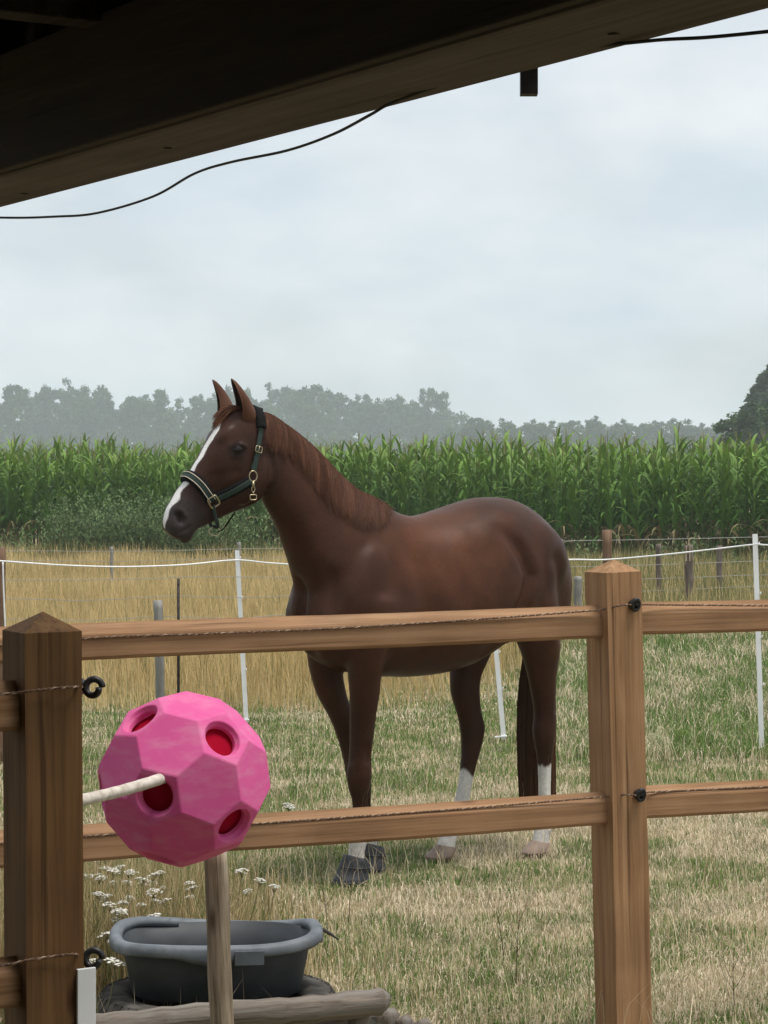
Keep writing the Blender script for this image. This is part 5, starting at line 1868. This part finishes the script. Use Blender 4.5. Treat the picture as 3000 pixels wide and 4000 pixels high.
for i, (px, py, Y, nh, sz) in enumerate([(395, 3375, 8.0, 3, .030), (375, 3410, 7.6, 2, .028), (420, 3460, 7.5, 3, .030), (460, 3395, 8.1, 3, .028), (500, 3405, 7.8, 3, .032), (560, 3410, 7.9, 3, .028),
                                         (610, 3425, 8.0, 3, .026), (580, 3478, 7.5, 4, .030), (440, 3490, 7.3, 3, .028), (690, 3460, 7.8, 3, .026), (545, 3560, 7.2, 4, .030), (500, 3600, 7.2, 2, .024),
                                         (370, 3700, 6.75, 2, .034), (475, 3625, 7.15, 3, .028), (640, 3590, 7.25, 3, .022), (960, 3390, 8.3, 2, .026), (1010, 3460, 8.2, 2, .022), (1180, 3125, 10.4, 2, .034), (370, 3330, 8.6, 2, .032), (430, 3355, 8.4, 2, .032)]):
    yarrow(px, py, Y, nh, sz, "white flat-headed yarrow in the dry grass behind the feed ball and tub" if i != 17 else "lone white yarrow above the lower rail left of the horse's forelegs")

M_dry = noise_mat("dry_stalk", (0.07, 0.05, 0.035), (0.15, 0.11, 0.075), (40, 40, 40), rough=0.9)
def dry_stalk(px, pyt, Y, lean, label):
    top = P(px, pyt, Y)
    m = MB()
    h = top.z
    pts = [Vector((lean * h * t ** 1.5, 0.01 * math.sin(t * 4), h * t)) for t in np.linspace(0, 1, 8)]
    m.tube(pts, [.0018, .0017, .0016, .0015, .0014, .0012, .0010, .0007], 6)
    for k in range(5):
        b = pts[3 + k % 4]; a = k * 2.3
        m.tube([b, b + Vector((math.cos(a) * .03, math.sin(a) * .03, .045)), b + Vector((math.cos(a) * .045, math.sin(a) * .045, .10))], [.0009, .0007, .0005], 5)
    o = m.build("dry_stalk", M_dry)
    o.location = (top.x - lean * h, Y, 0)
    tag(o, label, "weed stalk", "dead weed stalks in the paddock")
dry_stalk(1390, 3330, 8.6, .10, "thin dark weed stalk crossing the black hoof boots")
dry_stalk(1245, 3370, 8.3, -.12, "leaning dark weed stalk left of the black hoof boots")
dry_stalk(2030, 3560, 7.6, .05, "branched dead weed stalk close to the big fence post on its left")
dry_stalk(2860, 3760, 7.2, -.05, "dead branched weed stalk near the lower right corner")
dry_stalk(1940, 3560, 7.9, -.14, "slanting dead weed stalk midway between tub and big fence post")

# ------------------------------------------------------------------ maize
def leaf_strip(base, az, length, width, rise, droop, nseg=5, twist=0.0):
    """arching blade with a folded midrib: three verts across"""
    d = np.array([math.cos(az), math.sin(az), 0.0]); s = np.array([-math.sin(az), math.cos(az), 0.0])
    V, F = [], []
    p = np.array(base, float)
    ang = rise
    for i in range(nseg + 1):
        t = i / nseg
        w = width * (0.55 + 1.6 * t) if t < .28 else width * max(0.03, 1.0 - ((t - .28) / .72) ** 1.7)
        a2 = twist * t
        sv = s * math.cos(a2) + np.array([0, 0, 1]) * math.sin(a2)
        nrm = np.array([-d[0] * math.sin(ang), -d[1] * math.sin(ang), math.cos(ang)])
        V += [p - sv * w / 2 + nrm * w * .12, p, p + sv * w / 2 + nrm * w * .12]
        ang -= droop / nseg * (0.5 + 1.2 * t)
        p = p + (d * math.cos(ang) + np.array([0, 0, 1]) * math.sin(ang)) * (length / nseg)
    for i in range(nseg):
        for j in (0, 1):
            a = i * 3 + j
            F += [(a, a + 1, a + 4), (a, a + 4, a + 3)]
    return V, F
def maize_variant(seed):
    """list of (part name, verts, faces, colour)"""
    r = random.Random(seed)
    parts = []
    H = r.uniform(1.98, 2.24)
    k = 5
    sv, sf = [], []
    for i in range(5):
        t = i / 4
        for j in range(k):
            a = 2 * math.pi * j / k
            rr = .013 * (1 - .55 * t)
            sv.append((math.cos(a) * rr, math.sin(a) * rr, H * .93 * t))
    for i in range(4):
        for j in range(k):
            a, b = i * k + j, i * k + (j + 1) % k
            sf += [(a, b, b + k), (a, b + k, a + k)]
    parts.append(("stalk", sv, sf, (.13, .17, .055)))
    az = r.uniform(0, 6.28)
    n = r.randint(12, 15)
    for i in range(n):
        t = i / (n - 1)
        z = H * (.16 + .70 * t)
        L = (0.50 + .42 * math.sin(math.pi * min(1, .25 + .8 * t))) * r.uniform(.85, 1.1) * (1.0 if t < .8 else .8)
        g = r.uniform(.75, 1.2)
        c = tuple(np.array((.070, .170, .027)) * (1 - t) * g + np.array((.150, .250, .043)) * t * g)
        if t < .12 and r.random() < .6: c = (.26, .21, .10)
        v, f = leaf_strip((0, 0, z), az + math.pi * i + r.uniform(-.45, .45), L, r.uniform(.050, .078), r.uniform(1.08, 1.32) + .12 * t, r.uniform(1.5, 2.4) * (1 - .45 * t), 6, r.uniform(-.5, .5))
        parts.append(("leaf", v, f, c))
    V, F = [], []
    for i in range(4):
        a = r.uniform(0, 6.28); l = r.uniform(.10, .18); tl = r.uniform(.1, .5) if i else 0
        b0 = np.array([0, 0, H * .92]); e = b0 + np.array([math.cos(a) * math.sin(tl) * l, math.sin(a) * math.sin(tl) * l, math.cos(tl) * l * 1.2])
        q = np.array([math.sin(a), -math.cos(a), 0]) * .006
        b = len(V)
        V += [b0 - q, b0 + q, e + q * .6, e - q * .6]; F += [(b, b + 1, b + 2), (b, b + 2, b + 3)]
    parts.append(("tassel", V, F, (.26, .25, .10)))
    return parts
def joined(parts):
    V, F, C, b = [], [], [], 0
    for _, v, f, c in parts:
        v = np.array(v); V.append(v); F.append(np.array(f) + b); C.append(np.tile(c, (len(v), 1))); b += len(v)
    return np.concatenate(V), np.concatenate(F), np.concatenate(C)
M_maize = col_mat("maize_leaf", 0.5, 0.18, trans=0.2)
MP = [maize_variant(100 + i) for i in range(9)]
MV = [joined(p) for p in MP]
MAIZE_Y0 = 41.5
def front_y(x):
    """the field edge comes nearer towards the right"""
    return np.interp(x, [-15, -5, 3, 14], [43.5, 42.5, 38.5, 34.5])
def build_maize():
    meshes = []
    for parts in MP:
        row = []
        for nm, v, f, c in parts:
            me = np_mesh(nm, np.array(v), np.array(f), np.tile(c, (len(v), 1)), smooth=True)
            me.materials.append(M_maize)
            row.append((nm, me))
        meshes.append(row)
    # the front row, plant by plant
    x = -11.5
    k = 0
    while x < 11.5:
        o = bpy.data.objects.new("maize_plant", None)
        o.empty_display_size = 0.1
        COL.objects.link(o)
        for nm, me in meshes[random.randrange(9)]:
            link(nm, me, None, o)
        o.location = (x + random.uniform(-.03, .03), float(front_y(x)) + random.uniform(-.06, .06), -0.04)
        o.rotation_euler = (random.uniform(-.05, .05), random.uniform(-.05, .05), random.uniform(0, 6.28))
        s = random.uniform(.92, 1.06); o.scale = (s, s, s * random.uniform(.95, 1.04))
        tag(o, "green maize plant with long arching leaves in the front row of the field", "maize", "front row of the maize field")
        x += random.uniform(.11, .17)
        k += 1
    # the rows behind it
    Vs, Fs, Cs = [], [], []
    b = 0
    for row in range(1, 11):
        x = -13.0 - row * .2
        lim = 13.0 + row * .2
        while x < lim:
            v, f, c = MV[random.randrange(9)]
            a = random.uniform(0, 6.28); ca, sa = math.cos(a), math.sin(a)
            s = random.uniform(.93, 1.09)
            q = np.empty_like(v)
            q[:, 0] = (v[:, 0] * ca - v[:, 1] * sa) * s + x + random.uniform(-.04, .04)
            q[:, 1] = (v[:, 0] * sa + v[:, 1] * ca) * s + float(front_y(x)) + row * .75 + random.uniform(-.08, .08)
            q[:, 2] = v[:, 2] * s * random.uniform(.96, 1.05) - .04
            Vs.append(q); Fs.append(f + b); Cs.append(c * random.uniform(.85, 1.15)); b += len(v)
            x += random.uniform(.15, .24)
    me = np_mesh("maize_field", np.concatenate(Vs), np.concatenate(Fs), np.concatenate(Cs), smooth=True)
    tag(link("maize_field", me, M_maize), "tall green maize standing behind the front row", "maize field", kind="stuff")
build_maize()

def build_weeds():
    """grey-green weeds along the foot of the maize"""
    Vs, Fs, Cs = [], [], []
    b = 0
    for i in range(430):
        px = random.gauss(560, 300) if random.random() < .75 else random.uniform(-200, 3200)
        Y = 40.2 + random.uniform(-.9, .9)
        x = (px - 1500) / FPX * Y
        Y += float(front_y(x)) - 42.5
        H = random.uniform(.6, 1.45) * (1 if 150 < px < 1150 else .5)
        for k in range(random.randint(3, 5)):
            az = random.uniform(0, 6.28); tl = random.uniform(.02, .45)
            tip = np.array([math.cos(az) * math.sin(tl) * H, math.sin(az) * math.sin(tl) * H, math.cos(tl) * H])
            o = np.array([x, Y, -.04])
            g = random.uniform(.75, 1.25)
            col = np.array((.125, .180, .075)) * g
            for q in range(12):
                t = random.uniform(.12, 1.0)
                p = o + tip * t
                a2 = random.uniform(0, 6.28); L = random.uniform(.07, .20) * (1.15 - .6 * t); w = random.uniform(.010, .022)
                e = p + np.array([math.cos(a2) * L * .7, math.sin(a2) * L * .7, L * random.uniform(.2, .9)])
                s = np.array([-math.sin(a2), math.cos(a2), 0]) * w
                m = (p + e) / 2
                Vs.append(np.array([p, m - s, m + s, e])); Fs.append(np.array([(0, 1, 2), (1, 3, 2)]) + b); Cs.append(np.tile(col, (4, 1))); b += 4
    me = np_mesh("tall_weeds", np.concatenate(Vs), np.concatenate(Fs), np.concatenate(Cs))
    tag(link("tall_weeds", me, M_grass), "grey-green weeds growing along the foot of the maize", "weeds", kind="stuff")
build_weeds()

# ================================================================== trees behind the maize
M_leaf = col_mat("tree_leaf", 0.7, 0.15, trans=0.25)
M_bark = noise_mat("tree_bark", (0.05, 0.042, 0.034), (0.11, 0.095, 0.08), (3, 3, 1), rough=0.9, bump=0.5, bdist=0.05)
def crown_mesh(kind, seed):
    """unit-height tree crown of many leaf-clump faces"""
    r = np.random.default_rng(seed)
    cl = []
    if kind == 'conifer':
        for i in range(190):
            t = r.random() ** 1.3
            a = r.random() * 6.283
            R = .30 * (1 - t) ** .8 + .015
            cl.append((math.cos(a) * R * r.uniform(.4, 1), math.sin(a) * R * r.uniform(.4, 1), .08 + .92 * t, .055 * (1.2 - t)))
    elif kind == 'poplar':
        for i in range(60):
            t = r.random(); a = r.random() * 6.283
            R = .13 * math.sin(math.pi * (.12 + .86 * t)) ** .7
            cl.append((math.cos(a) * R * r.random(), math.sin(a) * R * r.random(), .05 + .95 * t, .05))
    else:
        nl = r.integers(9, 14)
        for i in range(nl):
            a = r.random() * 6.283; t = r.uniform(.30, .90)
            R = .40 * math.sqrt(max(0, 1 - ((t - .52) / .50) ** 2)) * r.uniform(.35, .85)
            c = np.array([math.cos(a) * R, math.sin(a) * R, t])
            s = r.uniform(.11, .19)
            for k in range(15):
                d = r.normal(0, 1, 3); d /= np.linalg.norm(d)
                cl.append((*(c + d * s * r.uniform(.45, 1.0)), .05))
        for i in range(40):                     # low skirt of the crown
            a = r.random() * 6.283; R = .36 * math.sqrt(r.random())
            cl.append((math.cos(a) * R, math.sin(a) * R, r.uniform(.08, .34), .06))
    Vs, Cs = [], []
    for (x, y, z, s) in cl:
        n = 52
        d = r.normal(0, 1, (n, 3)); d /= np.linalg.norm(d, axis=1)[:, None]
        p = np.array([x, y, z]) + d * s * r.random((n, 1)) ** .5
        u = r.normal(0, 1, (n, 3)); u /= np.linalg.norm(u, axis=1)[:, None]
        w = np.cross(u, d); w /= np.linalg.norm(w, axis=1)[:, None] + 1e-9
        sz = r.uniform(.010, .022, (n, 1)) * (1.5 if kind == 'conifer' else 1.0)
        Vs.append(np.stack([p - u * sz, p + w * sz * .7, p + u * sz, p - w * sz * .7], 1).reshape(-1, 3))
        g = r.uniform(.55, 1.5)
        base = np.array((.050, .078, .034)) if kind == 'conifer' else np.array((.052, .085, .030))
        Cs.append(np.tile(base * g, (n * 4, 1)))
    V = np.concatenate(Vs); V[:, 2] = np.clip(V[:, 2], 0.0, None)
    V[:, 2] /= V[:, 2].max()
    F = np.arange(len(V)).reshape(-1, 4)
    me = np_mesh("crown", V, F, np.concatenate(Cs))
    me.materials.append(M_leaf)
    return me
CROWNS = [crown_mesh('broad', 300 + i) for i in range(6)]
POPLAR, CONIFER = crown_mesh('poplar', 401), crown_mesh('conifer', 402)
def trunk_mesh():
    m = MB()
    m.tube([Vector((0, 0, -.03)), Vector((.004, 0, .2)), Vector((-.003, .004, .45)), Vector((.004, 0, .75))], [.022, .017, .012, .004], 8)
    for k in range(6):
        a = k * 1.05
        m.tube([Vector((0, 0, .25 + .06 * k)), Vector((math.cos(a) * .12, math.sin(a) * .12, .38 + .07 * k)), Vector((math.cos(a) * .24, math.sin(a) * .24, .52 + .06 * k))], [.009, .006, .002], 6)
    me = m.mesh("trunk"); me.materials.append(M_bark)
    return me
TRUNK = trunk_mesh()
_m = MB(); _m.tube([Vector((0, 0, -.03)), Vector((.003, 0, .4)), Vector((0, .002, .96))], [.018, .012, .002], 8)
POLE = _m.mesh("trunk"); POLE.materials.append(M_bark)
def tree(px, ytop, Y, name, crown, label, group, wide=1.0):
    top = P(px, ytop, Y)
    root = empty(name, (top.x, Y, -.05), random.uniform(0, 6.28))
    H = top.z + .05
    root.scale = (H * wide, H * wide, H)
    tag(root, label, "tree", group)
    link("trunk", POLE if crown in (CONIFER, POPLAR) else TRUNK, None, root)
    link("crown", crown, None, root)
def wood_label(i, px):
    if px < -50: return "%s broadleaf tree of the hazy wood just beyond the left edge" % ("farther" if i == 0 else "nearer")
    return "hazy broadleaf crown, %s from the left edge in the wood behind the maize" % ORD[i - 2]
wl = [(-330, 1500), (-160, 1520), (0, 1500), (105, 1506), (205, 1500), (302, 1470), (400, 1512), (500, 1536), (570, 1545), (700, 1548), (790, 1534), (880, 1530), (985, 1502), (1070, 1488), (1168, 1497), (1250, 1524), (1330, 1515), (1437, 1538), (1530, 1529), (1672, 1513), (1600, 1560), (1745, 1578)]
ORD = ["first", "second", "third", "fourth", "fifth", "sixth", "seventh", "eighth", "ninth", "tenth", "eleventh", "twelfth", "thirteenth", "fourteenth", "fifteenth", "sixteenth", "seventeenth", "eighteenth", "nineteenth", "twentieth", "twenty-first", "twenty-second"]
wl.sort()
for i, (px, yt) in enumerate(wl):
    tree(px, yt, 640 + random.uniform(-16, 16) + (14 if i % 2 else -14), "broadleaf_tree", CROWNS[i % 6], wood_label(i, px), "trees of the hazy wood on the left", random.uniform(.85, 1.1))
tree(626, 1516, 612, "poplar_tree", POPLAR, "narrow pointed tree rising from the wood left of the horse's ears", None, 1.3)
wr = [(1816, 1630), (1889, 1632), (1955, 1640), (2033, 1634), (2100, 1646), (2160, 1638), (2250, 1638), (2359, 1624), (2420, 1640), (2485, 1634), (2545, 1640), (2603, 1630), (2665, 1648), (2720, 1652), (2780, 1656), (2838, 1652), (2900, 1650), (2960, 1650), (3100, 1645)]
for i, (px, yt) in enumerate(wr):
    tree(px, yt, 520 + random.uniform(-16, 16), "broadleaf_tree", CROWNS[(i * 5 + 2) % 6], "small round far tree, %s from the wood in the low row on the right horizon" % ORD[i], "far tree row on the right", random.uniform(1.1, 1.4))
tree(3030, 1405, 170, "conifer_tree", CONIFER, "tall dark conifer at the right edge above the maize", None, 1.7)
tree(2985, 1556, 120, "broadleaf_tree", CROWNS[3], "green bushy tree in front of the conifer at the right edge", None, 1.25)
tree(3110, 1500, 165, "broadleaf_tree", CROWNS[1], "green tree cut off by the right edge of the view", None, 1.0)
def build_understorey():
    """shrubs closing the foot of the woods"""
    r = np.random.default_rng(77)
    n = 26000
    a = r.random(n) < .55
    px = np.where(a, r.uniform(-700, 1850, n), r.uniform(1700, 3600, n))
    Y = np.where(a, r.uniform(632, 668, n), r.uniform(514, 540, n))
    x = (px - 1500) / FPX * Y
    hmax = np.where(a, 15.5, 7.6) * (.75 + .4 * vnoise(x, Y * 0, 7.0, 8))
    z = r.random(n) * hmax
    u = r.normal(0, 1, (n, 3)); u /= np.linalg.norm(u, axis=1)[:, None]
    w = np.cross(u, r.normal(0, 1, (n, 3))); w /= np.linalg.norm(w, axis=1)[:, None]
    s = r.uniform(.40, .85, (n, 1))
    p = np.stack([x, Y, z], 1)
    V = np.stack([p - u * s, p + w * s * .8, p + u * s, p - w * s * .8], 1).reshape(-1, 3)
    V[:, 2] = np.clip(V[:, 2], -.2, None)
    C = np.repeat(np.array((.050, .080, .030))[None] * r.uniform(.7, 1.25, (n, 1)), 4, 0)
    me = np_mesh("understorey", V, np.arange(4 * n).reshape(-1, 4), C)
    tag(link("understorey", me, M_leaf), "dense hazy shrubs closing the foot of the woods", "shrubs", kind="stuff")
build_understorey()

# ================================================================== hazy air
def build_haze(density):
    m = bpy.data.materials.new("haze_air")
    m.use_nodes = True
    nt = m.node_tree
    nt.nodes.clear()
    out = nt.nodes.new('ShaderNodeOutputMaterial')
    v = nt.nodes.new('ShaderNodeVolumePrincipled')
    v.inputs['Color'].default_value = (0.85, 0.96, 1.0, 1)
    v.inputs['Density'].default_value = density
    v.inputs['Anisotropy'].default_value = 0.2
    nt.links.new(v.outputs[0], out.inputs['Volume'])
    b = MB(); b.box((0, 332, 14.0), (1000, 756, 31.0))
    o = b.build("haze", m, smooth=False)
    tag(o, "thin pale haze lying over the fields and woods", "haze", kind="stuff")
build_haze(0.00082)
